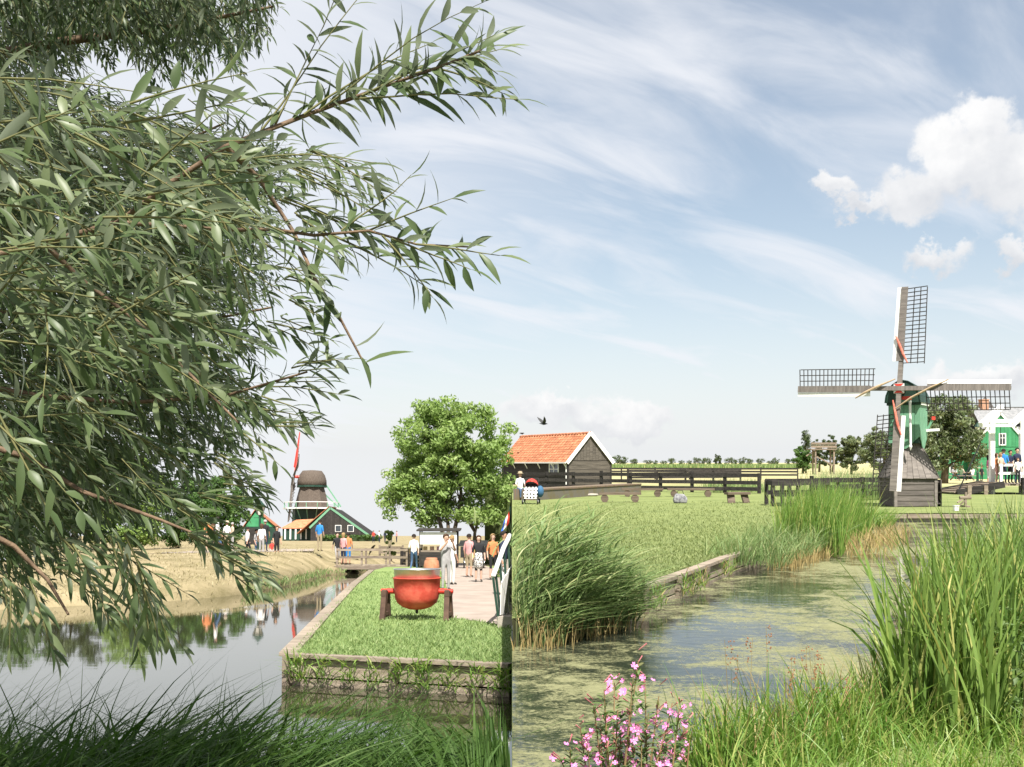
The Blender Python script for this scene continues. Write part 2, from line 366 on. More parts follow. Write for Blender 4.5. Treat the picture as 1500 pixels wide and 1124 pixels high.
mBROWNW = M('weathered_board', (.060, .052, .043), (.125, .108, .09), 2.5, .85, .3, 25, (.4, 5, 5), vary=.16)
mMILLW = M('mill_board', (.12, .105, .095), (.21, .185, .165), 2.5, .8, .25, 25, (.5, .5, 5), vary=.12)
mMILLD = M('mill_dark_board', (.075, .065, .058), (.14, .122, .108), 2.5, .8, .25, 25, (.5, 5, 5), vary=.15)
mWHITE = M('white_paint', (.68, .67, .64), (.80, .79, .77), 6, .55, vary=.04)
mGREEN = M('green_paint', (.12, .27, .17), (.16, .33, .21), 3, .5, vary=.07)
mGREEN2 = M('house_green', (.035, .20, .085), (.055, .255, .115), 2, .55, vary=.08)
mDGREEN = M('dark_green_paint', (.012, .035, .024), (.022, .055, .038), 3, .5)
mTILE = M('clay_tile', (.31, .115, .055), (.46, .19, .10), 2.2, .8, .2, 30, vary=.22)
mRED = M('red_paint', (.48, .035, .022), (.58, .06, .04), 3, .45)
mKET = M('kettle_paint', (.26, .06, .035), (.46, .06, .04), 3.5, .6, .25, 18, lo=.26, hi=.44, c3=(.52, .10, .065), spec=.25)
mSTEEL = M('steel', (.5, .5, .5), (.62, .62, .62), 5, .35, metal=.9)
mBENCH = M('bench_wood', (.075, .055, .04), (.15, .115, .085), 4, .85, .3, 25, (.4, 5, 5), vary=.2)
mIRON = M('black_iron', (.012, .013, .014), (.03, .03, .03), 5, .5)
mGLASS = M('dark_pane', (.02, .025, .03), (.05, .06, .07), 2, .08, spec=.6)
mCONC = M('concrete', (.27, .24, .20), (.40, .36, .31), 4, .9, .3, 25)
mBRICKW = None
mBARK = M('bark', (.07, .055, .04), (.14, .11, .08), 6, .9, .6, 25, (1, 1, .3))
mTHATCH = M('thatch', (.07, .054, .043), (.12, .097, .078), 8, .95, .5, 40, (1, 1, .3))
mROPE = M('rope', (.33, .24, .15), (.45, .34, .22), 10, .9)
def brick_mat():
    m, N, L, p = new_mat('mossy_brick')
    tc = N.new('ShaderNodeTexCoord'); br = N.new('ShaderNodeTexBrick'); L.new(tc.outputs['Object'], br.inputs['Vector'])
    br.inputs['Color1'].default_value = (.12, .075, .05, 1); br.inputs['Color2'].default_value = (.17, .11, .075, 1); br.inputs['Mortar'].default_value = (.13, .115, .09, 1)
    br.inputs['Scale'].default_value = 1; br.inputs['Brick Width'].default_value = .21; br.inputs['Row Height'].default_value = .065; br.inputs['Mortar Size'].default_value = .008
    nz = N.new('ShaderNodeTexNoise'); L.new(tc.outputs['Object'], nz.inputs['Vector']); nz.inputs['Scale'].default_value = 1.7; nz.inputs['Detail'].default_value = 8
    rp = N.new('ShaderNodeValToRGB'); L.new(nz.outputs[0], rp.inputs[0]); rp.color_ramp.elements[0].position = .48; rp.color_ramp.elements[1].position = .68
    mx = N.new('ShaderNodeMix'); mx.data_type = 'RGBA'; L.new(rp.outputs[0], mx.inputs[0]); L.new(br.outputs[0], mx.inputs[6]); mx.inputs[7].default_value = (.13, .105, .045, 1)
    L.new(mx.outputs[2], p.inputs['Base Color']); p.inputs['Roughness'].default_value = .95
    return m
mBRICKW = brick_mat()

# ================================================================== the setting, right-hand place (level)
CL = [(0, 11.2), (.85, 12.2), (1.62, 13.7), (3.65, 18.2), (5.2, 21.4), (7.2, 25.2), (10.6, 33.2), (11.3, 34.6)]
CR = [(17.4, 34.6), (14.6, 31), (10.2, 22.5), (7.0, 15.5), (4.6, 10.6), (2.9, 7.6), (1.3, 6.0), (0, 5.4)]
WR = -.30
gpts = [(0, -14), (9000, -14), (9000, 9000), (-60, 9000), (-1.6, 150), (-1.6, 62), (0, 61.5)] + CL + CR
tag(poly_sheet('ground', [Vector((x, y, 0)) for x, y in gpts], mLAWN), kind='structure')
tag(poly_sheet('ditch_water', [Vector((x, y, WR)) for x, y in [(.002, 4), (18.5, 4), (18.5, 36), (.002, 36)]], mWATER_R), kind='structure')
tag(poly_sheet('ditch_bed', [Vector((x, y, -.9)) for x, y in [(.002, 4), (18.5, 4), (18.5, 36), (.002, 36)]], mDARK), kind='structure')
# earth face of the banks, down into the water
b = MB()
for line in (CL, CR):
    for (x0, y0), (x1, y1) in zip(line, line[1:]):
        d = Vector((y1-y0, -(x1-x0), 0)).normalized()*.06
        b.add([(x0, y0, -.004), (x1, y1, -.004), (x1+d.x, y1+d.y, -.92), (x0+d.x, y0+d.y, -.92)], [(0, 3, 2, 1)])
tag(b.build('ditch_bank', mDARK), kind='structure')
# the step between the two levels: a face of earth and timber running straight away from the viewer
b = MB()
for y0, y1, top in ((-14, 5.4, -.01), (5.4, 11.2, WR+.05), (11.2, 61.5, -.01)):
    b.add([(.0, y0, top), (.0, y1, top), (.0, y1, -9), (.0, y0, -9), (.003, y0, top), (.003, y1, top)], [(0, 1, 2, 3), (0, 4, 5, 1)])
b.add([(0, 61.5, -.01), (-1.6, 62, -.01), (-1.6, 62, -16), (0, 61.5, -16)], [(0, 1, 2, 3)])
b.add([(-1.6, 62, -.01), (-1.6, 150, -.01), (-1.6, 150, -20), (-1.6, 62, -16)], [(0, 1, 2, 3)])
b.add([(-1.6, 150, -.01), (-60, 9000, -.01), (-60, 9000, -700), (-1.6, 150, -20)], [(0, 1, 2, 3)])
tag(b.build('terrace_face', ground_mat('grassy_bank', (.05, .075, .025), (.11, .13, .05))), kind='structure')

# ================================================================== the setting, left-hand place (own level, falling away)
WL = -.38
pA = LG(425, 961); pB = Vector((-.004, LG(748, 976).y, 0)); pC = LG(478, 900); pD = LG(520, 856); pE = LG(545, 836)
lawnL = [pA, pB, Vector((-.004, 58, 0)), Vector((pE.x, 58, 0)), pE, pD, pC]
tag(poly_sheet('lower_lawn', lawnL, mLAWN2, 'L'), kind='structure')
tag(poly_sheet('canal_water', [Vector((x, y, WL)) for x, y in [(-70, 2), (-.0005, 2), (-.0005, 75), (-70, 75)]], mWATER_L, 'L'), kind='structure')
tag(poly_sheet('canal_bed', [Vector((x, y, -1.6)) for x, y in [(-70, 2), (-.0005, 2), (-.0005, 75), (-70, 75)]], mDARK, 'L'), kind='structure')
tag(poly_sheet('near_bank', [Vector((-40, -14, 0)), Vector((-.0005, -14, 0)), Vector((-.0005, 6.6, 0)), Vector((-3, 6.9, 0)), Vector((-9, 6.4, 0)), Vector((-40, 7, 0))], mDARK, 'L'), kind='structure')
b = MB(); e = [(-40, 7), (-9, 6.4), (-3, 6.9), (-.004, 6.6)]
for (x0, y0), (x1, y1) in zip(e, e[1:]): b.add([(x0, y0, -.004), (x1, y1, -.004), (x1, y1+.7, -1.2), (x0, y0+.7, -1.2)], [(0, 3, 2, 1)])
tag(b.build('near_bank_slope', mDARK, side='L'), kind='structure')
# far bank of dry grass, rising to a low dike
wl = [LG(-300, 905, WL), LG(-60, 897, WL), LG(150, 886, WL), LG(260, 880, WL), LG(350, 872, WL), LG(420, 858, WL), LG(475, 843, WL), Vector((-8.6, 57, WL)), Vector((-8.2, 60, WL))]
prof = [(-.6, -.95), (0, WL-.02), (.5, -.12), (1.6, .12), (5, .28), (9, .5), (14, .72), (20, .80), (34, .80), (60, .7)]
V = []; fs = []
for i, p in enumerate(wl):
    for j, (o, z) in enumerate(prof):
        wob = .12*math.sin(i*2.1+j*1.3)
        V.append((p.x - o*.12, p.y + o + wob*(0 if j < 2 else 1), z))
k = len(prof)
for i in range(len(wl)-1):
    for j in range(k-1): fs.append((i*k+j, (i+1)*k+j, (i+1)*k+j+1, i*k+j+1))
b = MB().add(V, fs)
# the plain behind
b.add([(-4000, 62, .68), (-.004, 57.9, -.004), (-1.7, 150, .66), (-4000, 150, .66), (-1.7, 6000, .66), (-4000, 6000, .66), (-60, 62, .68), (-9, 62, .3), (-8.2, 60.0, -.2), (pE.x, 57.9, -.01)],
      [(6, 7, 2, 3), (7, 8, 9, 1, 2), (3, 2, 4, 5), (0, 6, 3)])
tag(b.build('far_bank', mDRY, side='L', smooth=True), kind='structure')
FPATH = [LG(664, 905, .008), LG(728, 914, .008), Vector((-.05, LG(740, 890).y, .008)), LG(744, 838, .008), LG(700, 826, .008), LG(640, 823, .008), LG(652, 850, .008)]
tag(poly_sheet('footpath', FPATH, mPATH, 'L'), kind='structure')
def bankz(x, y):
    w = wl[-1]
    for a, c in zip(wl, wl[1:]):
        if a.x <= x <= c.x: w = a.lerp(c, (x-a.x)/max(c.x-a.x, 1e-6)); break
    o = y-w.y
    if o < -.6: return -9.
    for (o0, z0), (o1, z1) in zip(prof, prof[1:]):
        if o0 <= o <= o1: return z0+(z1-z0)*(o-o0)/(o1-o0)
    return .7
b = MB(); n = 26; V = []
for i in range(n+1):
    px = 60+400*i/n; w0 = LG(px, 829-9*(i/n), .35); w1 = LG(px, 812-3*(i/n), .55)
    for k in range(6):
        q = w0.lerp(w1, k/5); V.append((q.x, q.y, bankz(q.x, q.y)+.02))
b.add(V, [(i*6+k, (i+1)*6+k, (i+1)*6+k+1, i*6+k+1) for i in range(n) for k in range(5)])
tag(b.build('gravel_path', mPATH, side='L', smooth=True), kind='structure')

# timber edging of the lower lawn
def edging(name, label, pts, z0, z1, side, nb=2, cap=.22, postgap=2.0, group=None):
    """boards stacked against posts, with a capping plank"""
    t = thing(name, label, 'timber edging', pts[0], 0, group, side)
    o = Vector(pts[0]); zz = lambda p, z: Vector((p.x-o.x, p.y-o.y, z-o.z))
    for p, q in zip(pts, pts[1:]):
        d = (q-p).normalized(); nrm = Vector((d.y, -d.x, 0)); ln = (q-p).length; m = max(1, round(ln/postgap))
        hb = (z1-z0)/nb
        for s in range(m):
            a = p + d*(ln*s/m+.01); c = p + d*(ln*(s+1)/m-.01)
            for j in range(nb):
                z = z1 - hb*(j+.5) - .02
                MB().bar(zz(a+nrm*(.03+.012*(j % 2)), z), zz(c+nrm*(.03+.012*(j % 2)), z), .045, hb-.025).build('board', mWOODX, t)
            MB().bar(zz(a+nrm*.02, z1+.015), zz(c+nrm*.02, z1+.015+random.uniform(-.006, .006)), cap, .05).build('cap_plank', mWOODX, t)
            MB().box(zz(a+nrm*.10, (z0+z1)/2-.15), (.09, .09, z1-z0+.34), math.atan2(d.y, d.x)).build('post', mWOOD, t)
    return t
edging('canal_edging', 'grey timber edging holding the low lawn beside the wide canal', [pA, pB], -.52, 0, 'L', 2, .2, 1.6)
edging('canal_edging', 'grey plank edging along the long side of the low lawn', [pE+Vector((0, 0, 0)), pD, pC, pA-Vector((.02, -.05, 0))], -.52, 0, 'L', 2, .25, 2.5)
edging('ditch_edging', 'weathered plank edging of the lawn at the weedy ditch', [Vector((x, y, 0)) for x, y in CL[1:5]], -.42, .0, None, 2, .16, 1.9)
# ================================================================== foliage materials
mWILLOW = LEAF('willow_leaf', (.052, .085, .032), (.112, .155, .064), (.20, .24, .125), .42, .42, under=(.19, .22, .15)) #LEAF('willow_leaf', (0.0605, 0.101, 0.044), (0.116, 0.16, 0.077), (0.176, 0.22, 0.121), .30, .45, under=(0.187, 0.22, 0.16))
mTREE_Y = LEAF('light_leaf', (.16, .25, .06), (.28, .39, .12), (.37, .45, .18), .42, .55) #LEAF('light_leaf', (0.12, 0.228, 0.042), (0.24, 0.384, 0.084), (0.324, 0.444, 0.12), .40, .55)
mTREE_D = LEAF('dark_leaf', (.040, .065, .022), (.075, .105, .038), (.12, .145, .06), .25, .55)
mTREE_O = LEAF('olive_leaf', (0.0633, 0.0978, 0.0345), (0.127, 0.161, 0.0633), (0.218, 0.241, 0.115), .25, .5, under=(0.23, 0.253, 0.161))
mTREE_M = LEAF('mid_leaf', (.045, .10, .022), (.09, .17, .04), (.14, .22, .06), .35, .55)
mREED = LEAF('reed_blade', (0.111, 0.189, 0.0585), (0.221, 0.305, 0.111), (0.377, 0.39, 0.182), .30, .5)
mSEDGE = LEAF('sedge_blade', (0.0978, 0.196, 0.0322), (0.196, 0.31, 0.0633), (0.38, 0.391, 0.127), .38, .45)
mCAT = LEAF('cattail_blade', (0.101, 0.182, 0.0405), (0.216, 0.311, 0.0743), (0.486, 0.459, 0.162), .32, .40)
mSTRAW = LEAF('straw', (.26, .19, .07), (.42, .33, .15), None, .2, .7)
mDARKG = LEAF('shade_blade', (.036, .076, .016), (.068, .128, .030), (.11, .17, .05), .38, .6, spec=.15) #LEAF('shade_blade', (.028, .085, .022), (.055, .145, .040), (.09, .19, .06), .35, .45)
mLAWNB = LEAF('lawn_blade', (.15, .19, .068), (.212, .258, .094), (.27, .30, .125), .30, .6) #LEAF('lawn_blade', (0.127, 0.201, 0.0517), (0.23, 0.316, 0.0862), (0.368, 0.391, 0.149), .30, .6)
mLAWNC = LEAF('low_lawn_blade', (.14, .215, .072), (.21, .29, .103), (.29, .345, .15), .30, .6) #LEAF('low_lawn_blade', (.095, .20, .045), (.18, .32, .085), (.30, .38, .15), .30, .6)
mHERB = LEAF('herb_leaf', (.07, .13, .035), (.14, .20, .065), (.20, .16, .07), .35, .55)

# ================================================================== trees
def crown_mesh(name, clumps, n, size, mat, seed=0, flat=.75):
    """leaf clusters spread through many small clumps; clumps: (x,y,z,r)"""
    g = np.random.default_rng(seed)
    C = np.array(clumps); w = C[:, 3]**2; idx = g.choice(len(C), n, p=w/w.sum())
    d = g.normal(size=(n, 3)); d = unit(d); r = C[idx, 3]*(g.uniform(0, 1, n)**.45)
    pos = C[idx, :3] + d*r[:, None]*np.array([1, 1, flat])
    nrm = unit(d + g.normal(size=(n, 3))*.7); t = unit(np.cross(nrm, g.normal(size=(n, 3)))); bt = np.cross(nrm, t)
    s = (size*g.uniform(.55, 1.25, n))[:, None]
    V = np.stack([pos - t*s, pos - bt*s*.42 + nrm*s*.1, pos + t*s, pos + bt*s*.42 + nrm*s*.1], 1).reshape(-1, 3)
    Fq = np.arange(4*n).reshape(-1, 4)
    ct = g.uniform(0, 1, len(C))
    return np_mesh(name, V, Fq, mat, np.repeat(np.clip(g.uniform(0, .75, n)+ct[idx]*.35-.05, 0, 1), 4))
def clumps_in(ellipsoids, n, rr, seed=0):
    g = np.random.default_rng(seed); out = []
    E = np.array(ellipsoids); vol = E[:, 3]*E[:, 4]*E[:, 5]
    for i in g.choice(len(E), n, p=vol/vol.sum()):
        d = g.normal(size=3); d /= np.linalg.norm(d); k = g.uniform(0, 1)**.38
        out.append((*(E[i, :3] + d*k*E[i, 3:6]), rr*g.uniform(.6, 1.35)))
    return out
def tree(name, label, loc, ell, nclump, rr, nleaf, size, mat, trunks, side=None, group=None, seed=0, cat='tree'):
    t = thing(name, label, cat, loc, 0, group, side)
    cl = clumps_in(ell, nclump, rr, seed)
    link('crown', crown_mesh('crown', cl, nleaf, size, mat, seed), t)
    if trunks:
        b = MB(); g = random.Random(seed)
        for (pts, r0, r1) in trunks:
            b.tube(pts, list(np.linspace(r0, r1, len(pts))), 8)
            tip = Vector(pts[-1])
            for c in g.sample(cl, min(9, len(cl))):
                st = Vector(pts[max(1, len(pts)-1-g.randint(0, 1))]); q = Vector(c[:3])
                if q.z < st.z+.1*(tip.z): continue
                b.tube([st, st.lerp(q, .5)+Vector((0, 0, .08*(q-st).length)), q], [r1*.8, r1*.45, r1*.12], 5)
        b.build('trunk', mBARK, t, smooth=True)
    return t

# ================================================================== the small meadow mill
def mill():
    K = RP(1330, 700, 40.2); bx, by = K.x, 40.2
    t = thing('windmill', 'small tarred meadow mill with green upper body and lattice sails by the ditch', 'windmill', (bx, by, .0))
    s = .75                                             # half side of the boarded base
    # lower boarding: overlapping planks, four sides
    nb = 5; hb = 1.02/nb
    for j in range(nb):
        z = .03 + hb*(j+.5)
        for (cx, cy, lx, ly, rx, ry) in ((0, -s, 2*s, .035, R(5), 0), (0, s, 2*s, .035, R(-5), 0), (-s, 0, .035, 2*s-.08, 0, R(5)), (s, 0, .035, 2*s-.08, 0, R(-5))):
            MB().box((cx, cy, z), (lx-.05, ly, hb+.015) if lx > ly else (lx, ly, hb+.015), rx=-rx, ry=ry*-1).build('weatherboard', mMILLD, t)
    for cx in (-s, s):
        for cy in (-s, s): MB().box((cx, cy, .54), (.11, .11, 1.06)).build('corner_post', mMILLW, t)
    # inner box so that no light passes the gaps
    MB().box((0, 0, .53), (2*s-.06, 2*s-.06, 1.0)).build('core', mMILLD, t)
    # the tapering roof skirt in vertical boards
    top = .24; z0 = 1.05; z1 = 2.60; so_ = s+.09
    for side_ in range(4):
        rot = Matrix.Rotation(side_*math.pi/2, 3, 'Z'); nbd = 7
        for j in range(nbd):
            a0, a1 = -1+2*j/nbd, -1+2*(j+1)/nbd; g = .006
            P = [Vector((a0*so_+g, -so_, z0)), Vector((a1*so_-g, -so_, z0)), Vector((a1*top-g*.5, -top, z1)), Vector((a0*top+g*.5, -top, z1))]
            off = Vector((0, -.5, .3)).normalized()*(.022+.008*(j % 2))
            MB().prism([rot @ p for p in P], rot @ off).build('skirt_board', mMILLW, t)
    b = MB(); q = [(-so_+.03, -so_+.03), (so_-.03, -so_+.03), (so_-.03, so_-.03), (-so_+.03, so_-.03)]; q2 = [(-top+.02, -top+.02), (top-.02, -top+.02), (top-.02, top-.02), (-top+.02, top-.02)]
    b.add([(x, y, z0-.01) for x, y in q]+[(x, y, z1) for x, y in q2], [(3, 2, 1, 0), (4, 5, 6, 7)]+[(i, (i+1) % 4, 4+(i+1) % 4, 4+i) for i in range(4)])
    b.build('skirt_core', mMILLD, t)
    for side_ in range(4):                               # hip strips over the corners
        rot = Matrix.Rotation(side_*math.pi/2, 3, 'Z')
        MB().bar(rot @ Vector((so_, -so_, z0+.02)), rot @ Vector((top, -top, z1)), .07, .05).build('hip_strip', mMILLD, t)
    # the green body turned into the wind
    yaw = -R(35); rot = Matrix.Rotation(yaw, 3, 'Z')
    w = .55; dp = .55; zb = 2.32; zt = 3.82
    def edgez(u): return zb + .32*u*u*(1 if u > 0 else .25) - .16*math.cos(u*2.6)*(abs(u) < .6)
    def panel(axis, sgn, nbd, half):
        for j in range(nbd):
            u0, u1 = -1+2*j/nbd, -1+2*(j+1)/nbd; g = .006; pts = []
            for u in (u0, (u0+u1)/2, u1):
                uu = u*half + (g if u == u0 else -g if u == u1 else 0); pts.append((uu, edgez(u if axis == 'y' else abs(u))))
            pts += [(u1*half-g, zt), (u0*half+g, zt)]
            if axis == 'y': P = [Vector((x, sgn*dp, z)) for x, z in pts]; off = Vector((0, sgn*.028, 0))
            else: P = [Vector((sgn*w, x, z)) for x, z in pts]; off = Vector((sgn*.028, 0, 0))
            MB().prism([rot @ p for p in P], rot @ off).build('body_board', mGREEN, t)
    panel('y', -1, 6, w+.02); panel('y', 1, 6, w+.02); panel('x', -1, 5, dp-.01); panel('x', 1, 5, dp-.01)
    MB().box(rot @ Vector((0, 0, 3.1)), (2*w-.04, 2*dp-.04, 1.45), yaw).build('body_core', mDGREEN, t)
    # trim board and rounded cap
    for (c, d) in (((0, -.60, 3.86), (1.24, .06, .10)), ((0, .60, 3.86), (1.24, .06, .10)), ((-.60, 0, 3.86), (.06, 1.13, .10)), ((.60, 0, 3.86), (.06, 1.13, .10))):
        MB().box(rot @ Vector(c), d, yaw).build('trim_board', mWHITE if c[0] > .5 else mDGREEN, t)
    n = 11; prof = [(math.cos(math.pi*i/(n-1)), math.sin(math.pi*i/(n-1))) for i in range(n)]
    for i in range(n-1):                                 # cap of bent boards
        (c0, s0), (c1, s1) = prof[i], prof[i+1]
        P = [rot @ Vector((c0*.63, -.78, 3.90+s0*.82)), rot @ Vector((c1*.63, -.78, 3.90+s1*.82)), rot @ Vector((c1*.63, .66, 3.90+s1*.70)), rot @ Vector((c0*.63, .66, 3.90+s0*.70))]
        cn = ((P[1]-P[0]).cross(P[3]-P[0])).normalized()
        MB().prism(P, cn*-.03 if cn.z < 0 else cn*.03).build('cap_board', mDGREEN, t)
    for y in (-.75, .63): MB().prism([rot @ Vector((c*.61, y, 3.9+s_*(.80 if y < 0 else .68))) for c, s_ in prof], rot @ Vector((0, .04, 0))).build('cap_gable', mDGREEN, t)
    hubL = Vector((0, -1.10, 4.37))
    MB().tube([rot @ Vector((0, -.5, 4.30)), rot @ Vector((0, -1.22, 4.40))], [.13, .12], 10).build('wind_shaft', mDGREEN, t)
    # poll end, quartered red and white
    pe = MB(); c = rot @ Vector((0, -1.24, 4.40)); pe.box(c, (.36, .10, .36), yaw)
    pe_o = pe.build('shaft_end', mWHITE, t)
    dm = MB()
    for a in range(4):
        ra = Matrix.Rotation(a*math.pi/2, 3, 'Y')
        dm.prism([c + rot @ (ra @ Vector((-.168, -.054, .172))) if 0 else c + rot @ (ra @ Vector(v)) for v in ((-.17, -.052, .17), (.17, -.052, .17), (0, -.052, .02))][::(1)], rot @ Vector((0, -.006, 0))) if a % 2 == 0 else None
    dm.build('red_quarter', mRED, pe_o)
    MB().box(rot @ Vector((.2, -.98, 4.05)), (.30, .2, .12), yaw).build('red_block', mRED, t)
    # sails
    tilt = R(-6); SL = 3.82
    for k in range(4):
        mt = Matrix.Translation(rot @ Vector((0, -1.20 - .07*(k % 2), 4.40))) @ Matrix.Rotation(yaw, 4, 'Z') @ Matrix.Rotation(tilt, 4, 'X') @ Matrix.Rotation(R(2.0)+k*math.pi/2, 4, 'Y')
        st = MB().bar((0, 0, -.25), (0, 0, SL), .17, .13, up=(0, 1, 0), w2=.12, h2=.09).build('sail', mMILLW, t); st.matrix_basis = mt
        MB().add([(-.30, -.04, 1.02), (-.165, -.06, 1.02), (-.145, -.02, SL), (-.30, .0, SL), (-.30, -.02, 1.02), (-.165, -.04, 1.02), (-.145, .0, SL), (-.30, .02, SL)], [(0, 1, 2, 3), (7, 6, 5, 4), (0, 4, 5, 1), (1, 5, 6, 2), (2, 6, 7, 3), (3, 7, 4, 0)]).build('white_wind_board', mWHITE, st)
        MB().add([(-.16, -.075, 1.02), (.10, -.085, 1.02), (.10, -.065, SL), (-.14, -.06, SL), (-.16, -.05, 1.02), (.10, -.06, 1.02), (.10, -.04, SL), (-.14, -.035, SL)], [(0, 1, 2, 3), (7, 6, 5, 4), (0, 4, 5, 1), (1, 5, 6, 2), (2, 6, 7, 3), (3, 7, 4, 0)]).build('grey_wind_board', mMILLW, st)
        nbar = 19; z0_ = .98; 
        for j in range(nbar):
            z = z0_ + (SL-.04-z0_)*j/(nbar-1); tw = .16*(1-j/(nbar-1))
            MB().bar((.0, .01, z-.03), (.80-.03*(j/(nbar-1)), .04+tw, z+.05), .028, .030, up=(0, 1, 0)).build('lattice_bar', mBLACKW, st)
        for u in (.32, .55, .785):
            MB().bar((u*1.0, .035+.16*u/.8, z0_-.02), (u*.97, .045, SL-.02), .028, .030, up=(0, 1, 0)).build('hem_lath', mBLACKW, st)
        rp = [(-.30, -.06, 1.15+.1*(k == 0)), (-.12, -.12, 1.05), (.06, -.13, .85), (.12, -.1, .55), (.22, -.08, .30)] if k % 2 == 0 else [(-.34, -.05, 1.30), (-.10, -.14, 1.0), (.10, -.14, .70), (.30, -.10, .10)]
        if k % 2 == 0:                                   # rolled red sailcloth
            ro = [Vector(p)*1.0 for p in ((-.22, -.1, 1.95), (-.05, -.13, 1.60), (.10, -.13, 1.25), (.26, -.10, .95))] if k == 0 else [Vector(p) for p in ((-.20, -.1, 1.75), (-.05, -.13, 1.35), (.06, -.13, .9), (.18, -.1, .45))]
            MB().tube(ro, [.03, .05, .045, .025], 6).build('rolled_sailcloth', M('sailcloth', (.42, .10, .07), (.58, .20, .14), 9, .9), st)
        else:
            ro = [Vector((-.38, -.10, 1.55)), Vector((-.18, -.15, 1.2)), Vector((.05, -.15, .75)), Vector((.34, -.1, .12))] if k == 3 else [Vector((-.30, -.10, 1.75)), Vector((.0, -.15, 1.15)), Vector((.35, -.1, .5)), Vector((.75, -.06, -.05))]
            MB().tube(ro, [.02, .045, .045, .02], 6).build('rolled_sailcloth', mROPE, st)
    # hanging white pole with spear end, tail pole, white arm
    hp = rot @ Vector((.32, -.95, 0))
    MB().tube([(hp.x, hp.y, 3.95), (hp.x+.02, hp.y, 2.35)], .045, 8).build('white_brake_pole', mWHITE, t)
    MB().lathe([(.02, .16), (.05, .1), (.06, .04), (.005, -.1)], 8, (hp.x+.02, hp.y, 2.2)).build('spear_end', mWHITE, t)
    MB().bar((.50, .1, 2.86), (1.10, -.25, 2.90), .08, .10).build('white_arm', mWHITE, t)
    tp = MB().bar((.42, .35, 2.0), (.95, .05, 3.28), .06, .08).build('tail_pole', mGREEN, t)
    MB().box((.97, .04, 3.34), (.13, .11, .13)).build('red_end', mRED, tp)
    MB().box((.50, .25, 2.35), (.10, .10, .75)).build('white_post', mWHITE, t)
    # the scoop wheel in its side casing
    for x in (.86, 1.16):
        MB().box((x, .1, .50), (.045, .72, 1.02)).build('wheel_casing', mMILLD, t)
    wh = MB().tube([(.88, .1, .42), (1.14, .1, .42)], .09, 8).build('scoop_wheel', mMILLD, t)
    for j in range(8):
        a = j*math.pi/4+.2; MB().box((1.01, .1-.30*math.cos(a), .42+.45*math.sin(a)), (.22, .30, .03), rx=-a).build('paddle', mMILLW, wh)
    return t
mill()

# the deck the mill stands on, its concrete face and pebbled top
dk = thing('mill_deck', 'low concrete and plank quay carrying the small mill', 'quay', (14.4, 36.6, 0))
MB().box((0, .4, -.33), (6.2, 4.6, .58)).build('concrete_wall', mCONC, dk)
MB().box((0, .4, -.025), (6.26, 4.66, .03)).build('gravel_top', M('pebbles', (.36, .29, .25), (.55, .48, .44), 30, .9, .5, 60), dk)
for x in np.arange(-3.0, 3.0, 1.5): MB().box((x+.75, -1.99, -.10), (1.47, .14, .13)).build('edge_plank', mWOODX, dk)
for x in (-3.0, 0.9, 3.0): MB().box((x, -2.06, -.35), (.12, .12, .62)).build('post', mWOOD, dk)
b = MB().box((15.15, 36.1, .09), (.14, .14, .15)); b.box((15.15, 36.1, .18), (.17, .17, .03)); tag(b.build('stone_block', mWHITE), 'little white capped block on the quay before the mill', 'block')
# stones and capstan bits lying on the deck
wn = thing('winch', 'small pale winch frame on the quay right of the mill', 'winch', tuple(RP(1414, 738, 37.2).xy)+(.0,))
MB().box((0, 0, .12), (.14, .5, .06)).build('foot', mWOOD, wn); MB().bar((0, 0, .1), (.02, 0, .62), .07, .07).build('post', mWOOD, wn)
MB().bar((-.32, -.1, .25), (.25, .1, .55), .045, .045).build('lever', mWOOD, wn); MB().tube([(-.2, 0, .42), (.2, 0, .42)], .06, 8).build('drum', mWOOD, wn); MB().bar((-.28, 0, .06), (.1, 0, .45), .04, .04).build('brace', mWOOD, wn)

